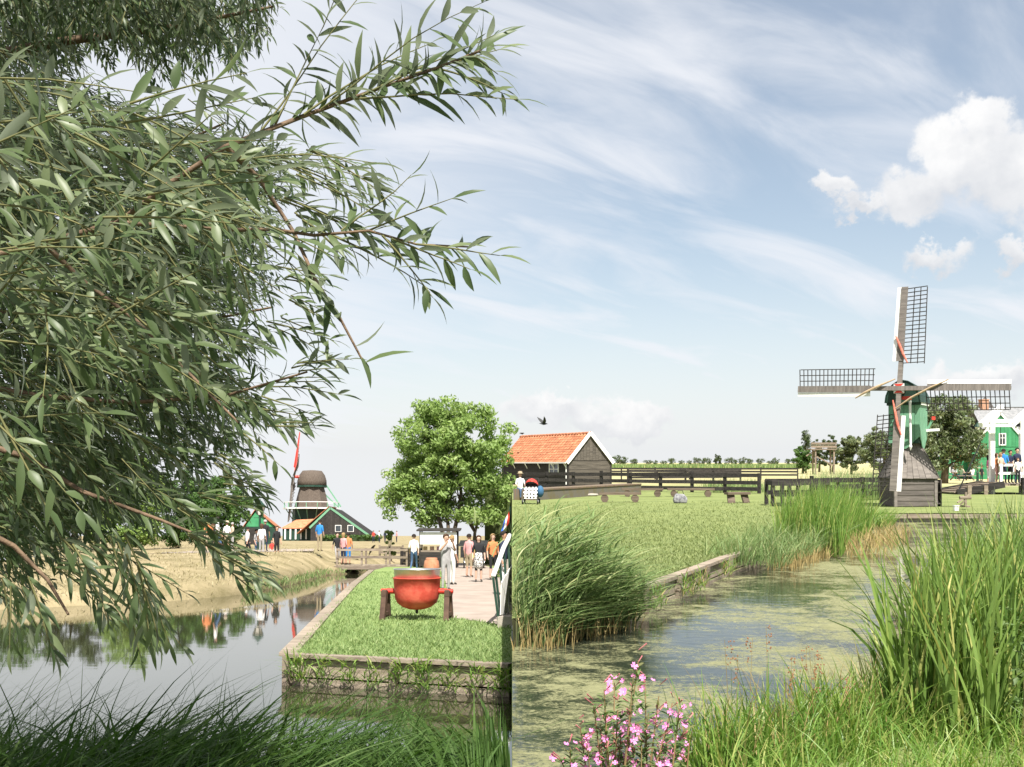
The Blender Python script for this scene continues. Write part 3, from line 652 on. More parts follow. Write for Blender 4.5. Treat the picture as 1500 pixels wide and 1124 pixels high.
# ================================================================== the black shed with a tiled roof
def shed():
    ang = R(25); c, s = math.cos(ang), math.sin(ang)
    o = RP(832, 700, 72); W = 3.34; Ln = 10.9; he = 1.78; hr = 3.60
    t = thing('shed', 'low tarred shed with orange clay tile roof and white bargeboards', 'shed', (o.x, o.y, 0), ang)
    # local: x along the gable (0..W), y along the length (0..Ln)
    MB().box((W/2, Ln/2, he/2), (W-.1, Ln-.1, he)).build('core', mBLACKW, t)
    nb = 6; hb = he/nb
    for j in range(nb):
        z = hb*(j+.5)
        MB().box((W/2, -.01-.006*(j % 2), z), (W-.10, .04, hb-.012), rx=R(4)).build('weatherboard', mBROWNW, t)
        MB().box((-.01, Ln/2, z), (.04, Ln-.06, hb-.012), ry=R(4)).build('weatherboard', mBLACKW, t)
    for (x, y) in ((0, 0), (W, 0)): MB().box((x, y-.012, he/2), (.12, .12, he)).build('corner_board', mBLACKW, t)
    ng = 14                                              # upright boards of the gable
    for j in range(ng):
        x0, x1 = W*j/ng+.006, W*(j+1)/ng-.006; zf = lambda x: he+.03+(hr-he-.03)*(1-abs(x-W/2)/(W/2))
        pts = [Vector((x0, -.04, he+.03)), Vector((x1, -.04, he+.03)), Vector((x1, -.04, zf(x1))), Vector((x0, -.04, zf(x0)))]
        MB().prism(pts, (0, .035+.006*(j % 2), 0)).build('gable_board', mBROWNW, t)
    MB().prism([Vector((.03, .01, he-.02)), Vector((W-.03, .01, he-.02)), Vector((W/2, .01, hr-.05))], (0, Ln-.1, 0)).build('roof_core', mBLACKW, t)
    rf = MB()
    ov = .22; sl = Vector((W/2, 0, hr-he)); slen = sl.length; u = sl/slen; nrm = Vector((-u.z, 0, u.x))
    e0 = Vector((0, -.12, he)) - u*ov
    rf.prism([e0, e0+u*(slen+ov), e0+u*(slen+ov)+Vector((0, Ln+.2, 0)), e0+Vector((0, Ln+.2, 0))], nrm*.05)
    u2 = Vector((-u.x, 0, u.z)); n2 = Vector((u.z, 0, u.x)); e1 = Vector((W, -.12, he)) - u2*ov
    rf.prism([e1, e1+Vector((0, Ln+.2, 0)), e1+u2*(slen+ov)+Vector((0, Ln+.2, 0)), e1+u2*(slen+ov)], n2*.05)
    roof = rf.build('roof', mTILE, t)
    # pantiles: S-curved, overlapping, each its own object sharing one mesh
    rows = 11; cols = 26; tl = (slen+ov)/rows; tw = (Ln+.16)/cols; tm = MB(); P = []
    for iy in range(2):
        for k in range(7):
            f = k/6; P.append((iy*(tl*1.14), f*tw*1.04, .020+.034*math.sin(f*2*math.pi*.98-.3)+(.022 if iy == 0 else -.004)))
    tm.add(P, [(k, k+7, k+8, k+1) for k in range(6)])
    tm.add([(p[0]-.001, p[1], p[2]-(.03 if i < 7 else 0)) for i, p in enumerate(P[:7]+P[:7])][:7] + [(p[0]-.001, p[1], p[2]) for p in P[:7]], [(k, k+7, k+8, k+1) for k in range(6)])
    tme = tm.mesh('roof_tile', mTILE, True)
    base = Matrix(((u.x, 0, nrm.x, 0), (0, 1, nrm.y, 0), (u.z, 0, nrm.z, 0), (0, 0, 0, 1)))
    for r_ in range(rows):
        for c_ in range(cols):
            o2 = link('roof_tile', tme, roof)
            o2.matrix_basis = Matrix.Translation(e0 + u*(tl*r_) + Vector((0, .02+c_*tw, 0)) + nrm*(.052+random.uniform(0, .012))) @ base @ Matrix.Rotation(random.uniform(-.012, .012), 4, 'Z')
    b = MB()
    for c_ in range(22): b.tube([(W/2, -.1+c_*(Ln+.16)/22, hr+.08), (W/2, -.1+(c_+1.12)*(Ln+.16)/22, hr+.065)], [.12, .10], 8)
    b.build('ridge_tiles', mTILE, roof, smooth=True)
    for sx in (0, 1):                                    # bargeboards
        p = Vector((0 if sx == 0 else W, -.17, he+.02)) - (u if sx == 0 else u2)*(ov+.02); q = Vector((W/2, -.17, hr+.10))
        MB().bar(p, q, .05, .24, up=(0, 0, 1)).build('bargeboard', mWHITE, t)
    MB().bar((-.26, -.14, he-.13), (-.26, Ln+.05, he-.13), .09, .09).build('gutter', mWHITE, t)
    for y in (.15, 2.05, 4.2, 6.3, 8.4):
        MB().tube([(-.02, y, he-.55), (-.10, y, he-.40), (-.20, y, he-.25), (-.24, y, he-.17)], .035, 6).build('gutter_bracket', mWHITE, t)
    MB().tube([(-.09, .10, he-.2), (-.09, .10, .05)], .04, 8).build('downpipe', mWHITE, t)
    w = MB(); wy, wz, ww, wh = 2.0, 1.20, 1.35, .78
    for dy in (-ww/2, ww/2): w.box((-.05, wy+dy, wz), (.05, .09, wh))
    for dz in (-wh/2, wh/2): w.box((-.05, wy, wz+dz), (.05, ww+.09, .09))
    wo = w.build('window', mWHITE, t)
    w = MB().box((-.045, wy, wz), (.04, .045, wh-.06)); w.box((-.045, wy-ww/4, wz), (.036, ww/2-.1, .04)); w.box((-.045, wy+ww/4, wz), (.036, ww/2-.1, .04)); w.build('glazing_bar', mWHITE, wo)
    for dy in (-1, 1):
        for dz in (-1, 1): MB().box((-.036, wy+dy*ww*.25, wz+dz*wh*.25), (.012, ww*.5-.05, wh*.5-.05)).build('pane', mGLASS, wo)
shed()

# ================================================================== fences, wall, gate, benches
def fence(label, p, q, gap, h, rails, wpost=.12, group=None, name='rail_fence', rh=.15):
    p = Vector((*p, 0)); q = Vector((*q, 0)); t = thing(name, label, 'fence', (p.x, p.y, 0), 0, group); q = q-p; p = Vector((0, 0, 0)); d = q.normalized(); n = max(1, round(q.length/gap)); nr = Vector((d.y, -d.x, 0))
    if nr.y > 0: nr = -nr
    for i in range(n+1):
        c = p + q*(i/n); hh = h*(1.04 if i % 3 else 1.12)
        MB().box((c.x, c.y, hh/2), (wpost, wpost, hh), math.atan2(d.y, d.x)).build('post', mBLACKW, t)
    for i in range(n):
        for z in rails:
            a = p + q*(i/n) + nr*(wpost/2+.022); b_ = p + q*((i+1)/n) + nr*(wpost/2+.022)
            MB().bar(a + Vector((0, 0, z*h+random.uniform(-.012, .012))) + d*.012, b_ + Vector((0, 0, z*h+random.uniform(-.012, .012))) - d*.012, .04, rh).build('rail', mBLACKW, t)
    return t
fence('black rail fence running past the tarred shed to the gate', (.55, 66.5), (13.2, 56.5), 2.05, 1.05, (.22, .56, .92), .15, rh=.20)
fence('far black rail fence crossing the dry meadow', (4.5, 108), (27, 100), 3.2, 1.10, (.45, .72, .97), rh=.17)
fence('farther black rail fence behind the tarred shed gable', (9.2, 84), (19.0, 88), 2.6, 1.05, (.45, .75, .97), rh=.16)
# low brick wall
wa = Vector((.06, 46.8)); wb = Vector((6.2, 59.4))
dd = (wb-wa).normalized(); lw = (wb-wa).length
bw = thing('brick_wall', 'low broad mossy brick wall in front of the shed fence', 'wall', (wa.x, wa.y, 0), math.atan2(dd.y, dd.x))
MB().box((lw/2, -.55, .21), (lw, 1.1, .42)).build('masonry', mBRICKW, bw)
for i in range(16): MB().box((lw*(i+.5)/16, -.55, .455), (lw/16-.012, 1.16, .07), rz=random.uniform(-.004, .004)).build('coping_slab', mBRICKW, bw)
# heavy gate crib at the reeds
gx = RG(1132, 742); gt = thing('cattle_gate', 'heavy dark timber gate pen beside the tall sedge', 'gate', (gx.x, gx.y, 0), 0)
for (x, y) in ((0, 0), (.95, -.05), (.12, 1.5), (1.05, 1.6), (2.2, .5), (2.1, 2.2), (.55, .75)): MB().box((x, y, .48), (.13, .13, .98)).build('post', mBLACKW, gt)
for (a, c, z, h) in (((-.05, -.08), (1.05, -.13), .88, .20), ((-.05, -.08), (1.05, -.13), .46, .17), ((-.05, -.08), (1.05, -.13), .07, .13), ((.95, -.1), (2.3, .45), .90, .20), ((.02, 0), (.15, 1.55), .88, .18), ((.1, 1.6), (2.2, 2.3), .92, .2), ((.1, 1.6), (2.2, 2.3), .48, .17), ((.95, -.1), (2.3, .45), .47, .17)):
    MB().bar((a[0], a[1], z), (c[0], c[1], z), .05, h).build('board', mBLACKW, gt)
fence('dark board fence leading from the gate pen towards the mill', (12.6, 44.5), (16.8, 47.5), 1.6, .98, (.3, .62, .92), name='board_fence', rh=.2)

def bench(px, py, ln, rz, label, h=.33, tall=False):
    o = RG(px, py); t = thing('log_bench', label, 'bench', (o.x, o.y, 0), rz, 'plank benches on the lawn')
    MB().box((0, 0, h+.035), (ln, .38, .10)).build('plank', mBENCH, t)
    for sx in (-1, 1):
        if tall: MB().bar((sx*ln*.33, -.16, .0), (sx*ln*.30, .0, h), .30, .09).build('leg', mBENCH, t)
        else: MB().tube([(sx*ln*.36, -.17, .16), (sx*ln*.36, .17, .16)], .16, 12).build('log', mBENCH, t)
bench(908, 736, 1.75, R(-4), 'plank bench on two logs, nearest the brick wall end')
bench(941, 728, 2.0, R(-5), 'plank bench on logs, set just behind another log bench', .33)
bench(1012, 728, 2.25, R(-6), 'long plank bench on logs with a grey bag at its end', .33)
bench(1080, 737, 1.0, R(14), 'short stool bench on splayed legs near the gate pen', .36, True)
# bag at the bench
o = RG(995, 737); b = MB(); b.add([(-.26, -.13, 0), (.26, -.13, 0), (.26, .13, 0), (-.26, .13, 0), (-.29, -.15, .16), (.29, -.15, .18), (.29, .15, .18), (-.29, .15, .16), (-.20, -.05, .40), (.17, -.06, .37), (.17, .05, .37), (-.20, .05, .40)], [(3, 2, 1, 0), (8, 9, 10, 11)]+[(k+i, k+(i+1) % 4, k+4+(i+1) % 4, k+4+i) for k in (0, 4) for i in range(4)])
bg_ = thing('shoulder_bag', 'grey patterned bag standing at the end of the long bench', 'bag', (o.x, o.y-.25, 0)); b.build('bag_body', M('bag_cloth', (.10, .10, .11), (.26, .26, .26), 7, .9, lo=.40, hi=.60), bg_, bevel=.05)
MB().tube([(-.14, 0, .36), (-.09, 0, .52), (.09, 0, .52), (.14, 0, .36)], .014, 6).build('strap', mIRON, bg_)
# flat stone slab in the grass by the wall
o = RG(847, 727); b = MB(); b.lathe([(.9, 0), (1.0, .06), (.95, .13), (.2, .16)], 12); s_ = b.build('stone_slab', mCONC); s_.location = (o.x, o.y, 0); s_.scale = (1, .45, 1); tag(s_, 'flat pale stone slab lying in the grass by the brick wall', 'stone')
# pushchair
def pram():
    o = RG(778, 738.5); t = thing('pushchair', 'pushchair with red hood and black spotted white blanket', 'pushchair', (o.x, o.y, 0), R(-8))
    hood = MB(); n = 9
    for i in range(n-1):
        for j in range(6):
            a0, a1 = math.pi*i/(n-1), math.pi*(i+1)/(n-1); b0, b1 = math.pi*.5*j/6, math.pi*.5*(j+1)/6
            f = lambda a, q: (-.27*math.cos(a), .22-.42*math.sin(q)*math.sin(a)*.9, .70+.32*math.sin(a)*math.cos(q*.55))
            hood.add([f(a0, b0), f(a1, b0), f(a1, b1), f(a0, b1)], [(0, 1, 2, 3)])
    hood.build('hood', mRED, t, smooth=True)
    mDOT, N, L, p = new_mat('spotted_cloth')
    tc = N.new('ShaderNodeTexCoord'); vo = N.new('ShaderNodeTexVoronoi'); vo.voronoi_dimensions = '2D'; vo.inputs['Scale'].default_value = 7.5; vo.inputs['Randomness'].default_value = .1; sx_ = N.new('ShaderNodeSeparateXYZ'); cx_ = N.new('ShaderNodeCombineXYZ'); L.new(tc.outputs['Object'], sx_.inputs[0]); L.new(sx_.outputs[0], cx_.inputs[0]); L.new(sx_.outputs[2], cx_.inputs[1]); L.new(cx_.outputs[0], vo.inputs['Vector'])
    rp = N.new('ShaderNodeValToRGB'); rp.color_ramp.interpolation = 'CONSTANT'; rp.color_ramp.elements[0].color = (.02, .02, .02, 1); rp.color_ramp.elements[1].color = (.75, .74, .70, 1); rp.color_ramp.elements[1].position = .30
    L.new(vo.outputs['Distance'], rp.inputs[0]); L.new(rp.outputs[0], p.inputs['Base Color'])
    bl = MB().add([(-.26, -.02, .68), (.26, -.02, .68), (.28, -.26, .42), (-.28, -.26, .42), (.25, -.27, .22), (-.25, -.27, .22), (.25, .08, .24), (-.25, .08, .24), (-.26, .12, .66), (.26, .12, .66)], [(0, 3, 2, 1), (3, 5, 4, 2), (5, 7, 6, 4), (8, 0, 1, 9), (0, 8, 7, 5), (0, 5, 3), (1, 4, 6, 9), (1, 2, 4)])
    bl.build('blanket', mDOT, t)
    MB().box((0, .16, .55), (.5, .06, .55), rx=R(-18)).build('seat_back', mIRON, t)
    for sx in (-1, 1):
        MB().tube([(sx*.27, -.30, .10), (sx*.28, .0, .45), (sx*.26, .36, 1.02)], .015, 6).build('frame_tube', mIRON, t)
        MB().tube([(sx*.27, .30, .12), (sx*.28, -.02, .5)], .015, 6).build('frame_tube', mIRON, t)
        for y in (-.32, .32):
            w = MB().tube([(sx*.30-.025, y, .105), (sx*.30+.025, y, .105)], .105, 14).build('wheel', mIRON, t)
            MB().tube([(sx*.30-.03, y, .105), (sx*.30+.03, y, .105)], .05, 10).build('rim', mSTEEL, w)
    MB().tube([(-.26, .36, 1.02), (.26, .36, 1.02)], .018, 6).build('handle', mIRON, t)
    MB().ball((.36, .05, .50), (.15, .20, .24), 10, 7).build('blue_pack', M('blue_cloth', (.03, .09, .17), (.05, .13, .23), 6, .9), t, smooth=True)
pram()
# birds
def bird(p, rz, label, flying):
    t = thing('crow', label, 'bird', tuple(p), rz)
    b = MB().tube([(0, -.22, 0), (0, -.17, .012), (0, -.10, .0), (0, .02, -.01), (0, .16, .0), (0, .30, .02)], [.004, .03, .05, .065, .04, .012], 8)
    b.add([(-.02, .24, .015), (.02, .24, .015), (.06, .40, .02), (-.06, .40, .02)], [(0, 1, 2, 3), (3, 2, 1, 0)]); b.build('body', mIRON, t, smooth=True)
    MB().tube([(0, -.21, 0), (0, -.27, -.012)], [.012, .002], 6).build('beak', mIRON, t)
    for s in (-1, 1):
        if flying: P = [(s*.03, -.08, .03), (s*.14, -.06, .16), (s*.30, .06, .30), (s*.46, .24, .42), (s*.32, .20, .24), (s*.16, .16, .10), (s*.04, .14, .03)]
        else: P = [(s*.05, -.08, .03), (s*.065, -.02, -.03), (s*.05, .14, -.03), (s*.02, .34, .02), (s*.03, .10, .05)]
        MB().prism(P, (s*.008, 0, .004)).build('wing', mIRON, t)
    if not flying:
        for s in (-1, 1): MB().tube([(s*.025, 0, -.05), (s*.025, -.01, -.14)], .006, 5).build('leg', mIRON, t)
bird(RP(797, 621, 62), R(115), 'black crow flying above the tiled shed roof', True)
bp_ = RP(765, 634.6, 79.2); bird((bp_.x, bp_.y, 3.85), R(40), 'black crow perched on the shed ridge', False)

# viewing platform on the horizon
o = RP(1204, 688, 150); vp = thing('viewing_platform', 'tall timber viewing platform beside the distant trees', 'platform', (o.x, o.y, 0))
for (x, y) in ((-1.2, -1), (1.4, -1), (-1.0, 1), (1.5, 1)): MB().box((x, y, 1.75), (.2, .2, 3.5)).build('post', mWOOD, vp)
MB().box((-.1, 0, 3.55), (3.6, 2.6, .16)).build('deck', mWOOD, vp)
for z in (3.9, 4.35): MB().box((-.1, -1.3, z), (3.6, .06, .3)).build('parapet_board', mWOOD, vp)
MB().bar((-1.2, -1.05, 2.6), (1.4, -1.05, 1.2), .1, .15).build('brace', mWOOD, vp); MB().bar((-2.4, -.6, 2.6), (-1.1, -.6, 3.4), .1, .15).build('brace', mWOOD, vp)

# ================================================================== distant trees on the right
ELL = [(0, 0, .62, .42, .42, .38), (-.22, .1, .5, .3, .3, .3), (.25, 0, .55, .3, .3, .32)]
far_proto = []
for k in range(3):
    t = tree('far_tree', 'far round tree on the horizon beyond the meadow', (0, 0, 0), [(a*(1+.2*k), b_, c_*(1-.1*k), d_, e_, f_) for a, b_, c_, d_, e_, f_ in ELL], 26, .17, 700, .06, mTREE_D, [([(0, 0, 0), (0, 0, .4)], .05, .03)], None, 'trees along the horizon', 40+k)
    far_proto.append(t)
spec = [(908, 21, 12), (929, 13, 7), (950, 11, 5), (960, 9, 4), (983, 11, 8), (972, 8, 4), (998, 10, 4), (1022, 11, 9), (1032, 9, 9), (1038, 8, 8), (1068, 12, 9), (1077, 8, 6), (1088, 12, 9), (1098, 11, 7), (1113, 10, 8), (1136, 12, 8), (1155, 9, 7), (1167, 11, 6), (1010, 9, 4), (1128, 9, 4)]
for i, (px, w, h) in enumerate(spec):
    o = far_proto[i] if i < 3 else copy_tree(far_proto[i % 3])
    D = 420+60*(i % 3); p = RP(px, 678, D); s = D/F
    o.location = (p.x, D, 0); o.scale = (w*s*1.15, w*s*1.15, (h+1+1.65/s)*s*1.0); o.rotation_euler = (0, 0, i*1.3)
for i, (px, h) in enumerate(((1049, 16), (1054, 16))):
    s = 420/F; p = RP(px, 678, 420)
    tree('poplar', 'slim dark poplar far off among round trees', (p.x, 420, 0), [(0, 0, h*s*.6, 3*s, 3*s, h*s*.55)], 30, 1.8*s*.6, 600, .35, mTREE_D, [([(0, 0, 0), (0, 0, 2)], .3, .2)], None, 'far poplars', 60+i)
s = 150/F; p = RP(1180.5, 678, 165)
tree('poplar', 'tall slim poplar next to the viewing platform', (p.x, 165, 0), [(0, 0, 4.2, .6, .6, 2.6)], 40, .45, 1800, .16, mTREE_D, [([(0, 0, 0), (0, 0, 3)], .15, .1)], None, None, 62)
def hedge_tree(px0, px1, ytop, D, label, mat, seed, n=5000, leaf=.22):
    s = D/F; cx = (px0+px1)/2; p = RP(cx, 678, D); w = (px1-px0)/2*s; h = (678-ytop)*s+1.65
    g = random.Random(seed)
    ell = [(0, 0, h*.52, w*.9, w*.8, h*.46)] + [(g.uniform(-.55, .55)*w, g.uniform(-.4, .4)*w, h*g.uniform(.45, .72), w*.42, w*.42, h*.26) for _ in range(5)]
    tree('broad_tree', label, (p.x, D, 0), ell, 70, w*.21, n, leaf, mat, [([(0, 0, 0), (.1, 0, h*.3), (0, .1, h*.6)], .2, .1)], None, None, seed)
hedge_tree(1160, 1192, 652, 160, 'bright bushy tree at the foot of the slim poplar', mTREE_M, 70, 2500)
hedge_tree(1186, 1214, 640, 185, 'dark tree seen behind the viewing platform', mTREE_D, 71, 3000)
hedge_tree(1208, 1232, 634, 180, 'dark narrow tree right of the viewing platform', mTREE_D, 72, 2500)
hedge_tree(1222, 1272, 628, 150, 'broad grey-green willow in the row behind the mill', mTREE_O, 73, 7000)
hedge_tree(1258, 1330, 622, 145, 'broadest grey-green willow directly behind the mill sails', mTREE_O, 74, 9000)
# the big olive tree right of the mill
D = 84; s = D/F; p = RP(1383, 678, D)
tree('large_willow', 'large dense olive willow between the mill and green house', (p.x, D, 0), [(0, 0, 3.9, 2.6, 2.4, 2.9), (-1.2, -.4, 2.9, 1.7, 1.6, 1.9), (1.4, -.4, 3.0, 1.6, 1.5, 2.0), (.3, 0, 5.4, 1.9, 1.7, 1.6), (-.6, -.5, 5.0, 1.8, 1.5, 1.6)], 130, .62, 17000, .17, mTREE_O, [([(0, 0, 0), (.1, 0, 1.2), (0, 0, 2.4)], .32, .2)], None, None, 80)
# reed belt along the far field
n = 16000; xs = rng.uniform(-.012, .29, n); D = rng.uniform(300, 380, n)
base = np.stack([xs*D, D, np.zeros(n)], 1); base = base[base[:, 0] > .0]
n = len(base); V, Fq, T = blades(base, rng.uniform(.9, 1.5, n), rng.uniform(.2, .4, n), rng.normal(0, .12, (n, 2)), rng.uniform(0, .3, n), 2)
tag(link('reed_belt', np_mesh('reed_belt', V, Fq, mREED, T)), 'long green belt of reeds across the far meadow', 'reeds', kind='stuff')
# ================================================================== right: green house, drawbridge, lamp, picnic table
def street_lamp(loc, h, label, side=None, s=1.):
    t = thing('street_lamp', label, 'street lamp', loc, 0, None, side)
    MB().lathe([(.16*s, 0), (.16*s, .08), (.11*s, .14), (.10*s, .75), (.12*s, .80), (.06*s, .9), (.05*s, h-1.0), (.07*s, h-.96), (.045*s, h-.9)], 10).build('pole', mDGREEN, t, smooth=False)
    MB().bar((-.28*s, 0, h-1.05), (.28*s, 0, h-1.05), .03, .03).build('cross_bar', mDGREEN, t)
    ln = MB().lathe([(.12*s, h-.88), (.24*s, h-.42), (.235*s, h-.415), (.115*s, h-.875)], 6).build('lantern_glass', M('lamp_glass', (.55, .52, .45), (.65, .62, .55), 3, .2), t)
    for k in range(6):
        a = k*math.pi/3; MB().bar((.125*s*math.cos(a), .125*s*math.sin(a), h-.88), (.245*s*math.cos(a), .245*s*math.sin(a), h-.42), .022*s, .022*s).build('lantern_bar', mDGREEN, ln)
    MB().lathe([(.29*s, h-.42), (.27*s, h-.36), (.12*s, h-.16), (.10*s, h-.10), (.03*s, h-.04), (.01*s, h+.06)], 6).build('lantern_roof', mDGREEN, t)
p = RG(1432, 706.5, 0); street_lamp((p.x, p.y, 0), 5.1, 'dark green lantern post beside the white drawbridge')

def green_house():
    D = 104; s = D/F; o = RP(1466, 678, D); t = thing('house', 'green boarded house with white trimmed gable behind the drawbridge', 'house', (o.x, D, 0), R(-24))
    hw = 2.62; he = 3.15; hr = 6.45; Ln = 9
    MB().box((0, Ln/2+.05, he/2), (2*hw-.08, Ln, he)).build('core', mGREEN2, t)
    MB().prism([(-hw+.05, .04, he), (hw-.05, .04, he), (0, .04, hr-.08)], (0, Ln-.1, 0)).build('gable_core', mGREEN2, t)
    nb = 13
    for j in range(nb): MB().box((0, -.005, he*(j+.5)/nb), (2*hw, .05, he/nb-.012), rx=R(3)).build('weatherboard', mGREEN2, t)
    ng = 16
    for j in range(ng):
        x0, x1 = -hw+2*hw*j/ng+.006, -hw+2*hw*(j+1)/ng-.006; zf = lambda x: he+.05+(hr-he-.05)*(1-abs(x)/hw)
        MB().prism([(x0, -.05, he+.05), (x1, -.05, he+.05), (x1, -.05, zf(x1)), (x0, -.05, zf(x0))], (0, .05, 0)).build('gable_board', mGREEN2, t)
    for sx in (-1, 1):
        MB().bar((sx*(hw+.22), -.12, he-.22), (0, -.12, hr+.06), .06, .17).build('bargeboard', mWHITE, t)
        MB().prism([(sx*(hw+.25), -.09, he-.20), (0, -.09, hr+.02), (0, -.09, hr+.14), (sx*(hw+.25), -.09, he-.06)], (0, Ln+.2, 0)).build('roof_slope', mTILE, t)
    def win(x, z, w, h):
        wo = MB().box((x-w/2, -.09, z), (.10, .06, h)).box((x+w/2, -.09, z), (.10, .06, h)).box((x, -.09, z-h/2), (w+.1, .06, .10)).box((x, -.09, z+h/2), (w+.1, .06, .10)).build('window', mWHITE, t)
        MB().box((x, -.085, z), (.05, .04, h)).box((x, -.085, z+h*.12), (w, .036, .05)).build('glazing_bar', mWHITE, wo)
        for dx in (-1, 1): MB().box((x+dx*w/4, -.06, z), (w/2-.06, .02, h-.06)).build('pane', mGLASS, wo)
    win(-.05, 1.35, .9, 1.5); win(1.6, 1.35, .9, 1.5); win(.15, 3.95, .55, 1.1)
    a = thing('house_annex', 'low green boarded annex with brown fence under the olive willow', 'building', (RP(1405, 678, 108).x, 108, 0), R(-4))
    MB().box((0, 1.5, 1.15), (3.2, 3, 2.3)).build('core', mGREEN2, a)
    for j in range(10): MB().box((0, -.02, 2.3*(j+.5)/10), (3.24, .05, .22), rx=R(3)).build('weatherboard', mGREEN2, a)
    MB().prism([(-1.8, -.2, 2.3), (1.8, -.2, 2.3), (1.8, 1.5, 3.4), (-1.8, 1.5, 3.4)], (0, 0, .1)).build('roof', mTILE, a)
    MB().box((-.6, -.06, 1.1), (.75, .05, .95)).build('window', mWHITE, a); MB().box((-.6, -.09, 1.1), (.6, .03, .8)).build('pane', mGLASS, a)
green_house()
# second roof behind with chimney
o = RP(1478, 678, 135); t = thing('house', 'grey roofed house with brick chimney behind the green house', 'house', (o.x+1, 135, 0))
MB().box((0, 3, 3), (8.5, 6, 6)).build('wall', mBROWNW, t); 
MB().prism([(-4.5, -.1, 6), (4.5, -.1, 6), (4.5, 3, 8.8), (-4.5, 3, 8.8)], (0, .1, .12)).build('roof', M('grey_roof', (.16, .165, .17), (.24, .24, .245), 3, .8), t)
MB().prism([(-4.5, 6.1, 6), (4.5, 6.1, 6), (4.5, 3, 8.8), (-4.5, 3, 8.8)], (0, -.1, .12)).build('roof', M('grey_roof_rear', (.16, .165, .17), (.24, .24, .245), 3, .8), t)
MB().box((-2.9, 3, 8.9), (1.0, .8, 1.8)).box((-2.9, 3, 9.85), (1.15, .95, .12)).build('chimney', M('chimney_brick', (.33, .17, .11), (.42, .25, .17), 5, .9), t)
o = RP(1443, 678, 140); t = thing('cupola', 'small dark roof turret between olive willow and chimney', 'turret', (o.x, 140, 0))
MB().box((0, 0, 4), (2.0, 2.0, 8.0)).build('tower', mBROWNW, t); MB().lathe([(1.55, 8), (1.3, 8.8), (.75, 9.6), (.08, 10.3)], 4).build('turret_roof', mMILLD, t)

def drawbridge():
    D = 56; t0 = RP(1453, 678, D); x0 = t0.x; x1 = RP(1497, 678, D).x; zb = .55
    t = thing('drawbridge', 'white timber drawbridge frame with overhead balance beams', 'drawbridge', (x0, D, 0))
    w = x1-x0; zt = 1.65+63*D/F
    for x in (0, w): MB().box((x, 0, zt/2-.1), (.24, .24, zt+.2)).build('post', mWHITE, t)
    MB().box((w/2+.1, 0, zt-.08), (w+.9, .2, .20)).build('lintel', mWHITE, t)
    MB().box((w/2, .0, zt-.29), (w-.26, .10, .16)).build('under_beam', mIRON, t)
    for x in (0, w):
        MB().bar((x-.80, -.5, zt-.30), (x+.80, .6, zt+.72), .22, .26, w2=.20).build('balance_beam', mWHITE, t)
        MB().bar((x-.02, -.05, zt-.85), (x-.5, -.05, zt-.2), .08, .08).build('brace', mWHITE, t)
        MB().tube([(x+.72, .55, zt+.62), (x+.66, .55, zb+.1)], .015, 5).build('chain', mIRON, t)
    MB().bar((-.74, -.5, zt-.32), (w-.74, -.5, zt-.32), .16, .16).build('beam_tie', mWHITE, t)
    # deck and ramp
    for k in range(9): MB().box((w/2+.35, -.9+k*.42, zb-.05), (w+1.2, .40, .09)).build('deck_plank', mWOODX, t)
    for k, (xa, za, xb, zc) in enumerate(((-2.35, -.05, .1, zb-.02),)):
        MB().bar((xa, -1.2, za+.12), (xb, -1.2, zc), .12, .34).build('ramp_beam', mBLACKW, t); MB().bar((xa, 1.4, za+.12), (xb, 1.4, zc), .12, .34).build('ramp_beam', mBLACKW, t)
    for x in (-1.75, -.9): MB().box((x, -1.29, .1), (.20, .1, .75)).build('ramp_post', mWOOD, t)
    b = MB()
    for k in range(7): b.bar((-2.3+k*.35, -1.1, .11+k*.083), (-2.3+k*.35, 1.3, .11+k*.083), .33, .06)
    b.build('ramp_plank', mWOODX, t)
    for z in (.55, .98): MB().box((.55, -1.15, zb+z), (1.4, .07, .13)).build('hand_rail', mWHITE, t)
    for x in (-.05, 1.15): MB().box((x, -1.15, zb+.5), (.12, .12, 1.1)).build('rail_post', mWHITE, t)
    MB().box((.95, -1.5, .25), (.20, .20, 1.25)).build('mooring_post', mBLACKW, t)
    MB().bar((-.75, -.3, zb+2.1), (-2.0, -.3, -.05), .05, .05).build('dark_stay', mIRON, t)
    return D, x0, zb
drawbridge()
o = RG(1410, 704); pt = thing('picnic_table', 'timber picnic table under the olive willow', 'picnic table', (o.x, o.y, 0), R(8))
MB().box((0, 0, .74), (1.9, .75, .06)).build('table_top', mWOODX, pt)
for sy in (-1, 1): MB().box((0, sy*.72, .44), (1.9, .26, .05)).build('seat', mWOODX, pt)
for sx in (-1, 1):
    MB().bar((sx*.7, -.75, .03), (sx*.7, .3, .70), .08, .1).build('leg', mWOOD, pt); MB().bar((sx*.78, .75, .03), (sx*.78, -.3, .70), .08, .1).build('leg', mWOOD, pt)
# old wooden stake among the sedge
sp_ = RP(1469, 1040, 7.0); b = MB(); b.lathe([(.03, -.05), (.032, .62), (.026, .64), (.0, .645)], 8); o = b.build('wooden_stake', mWOOD); o.location = (sp_.x, 7.0, 0); o.rotation_euler = (R(2), R(-3), 0)
b.v = []; tag(o, 'short weathered stake standing in the near right bank grass', 'stake')

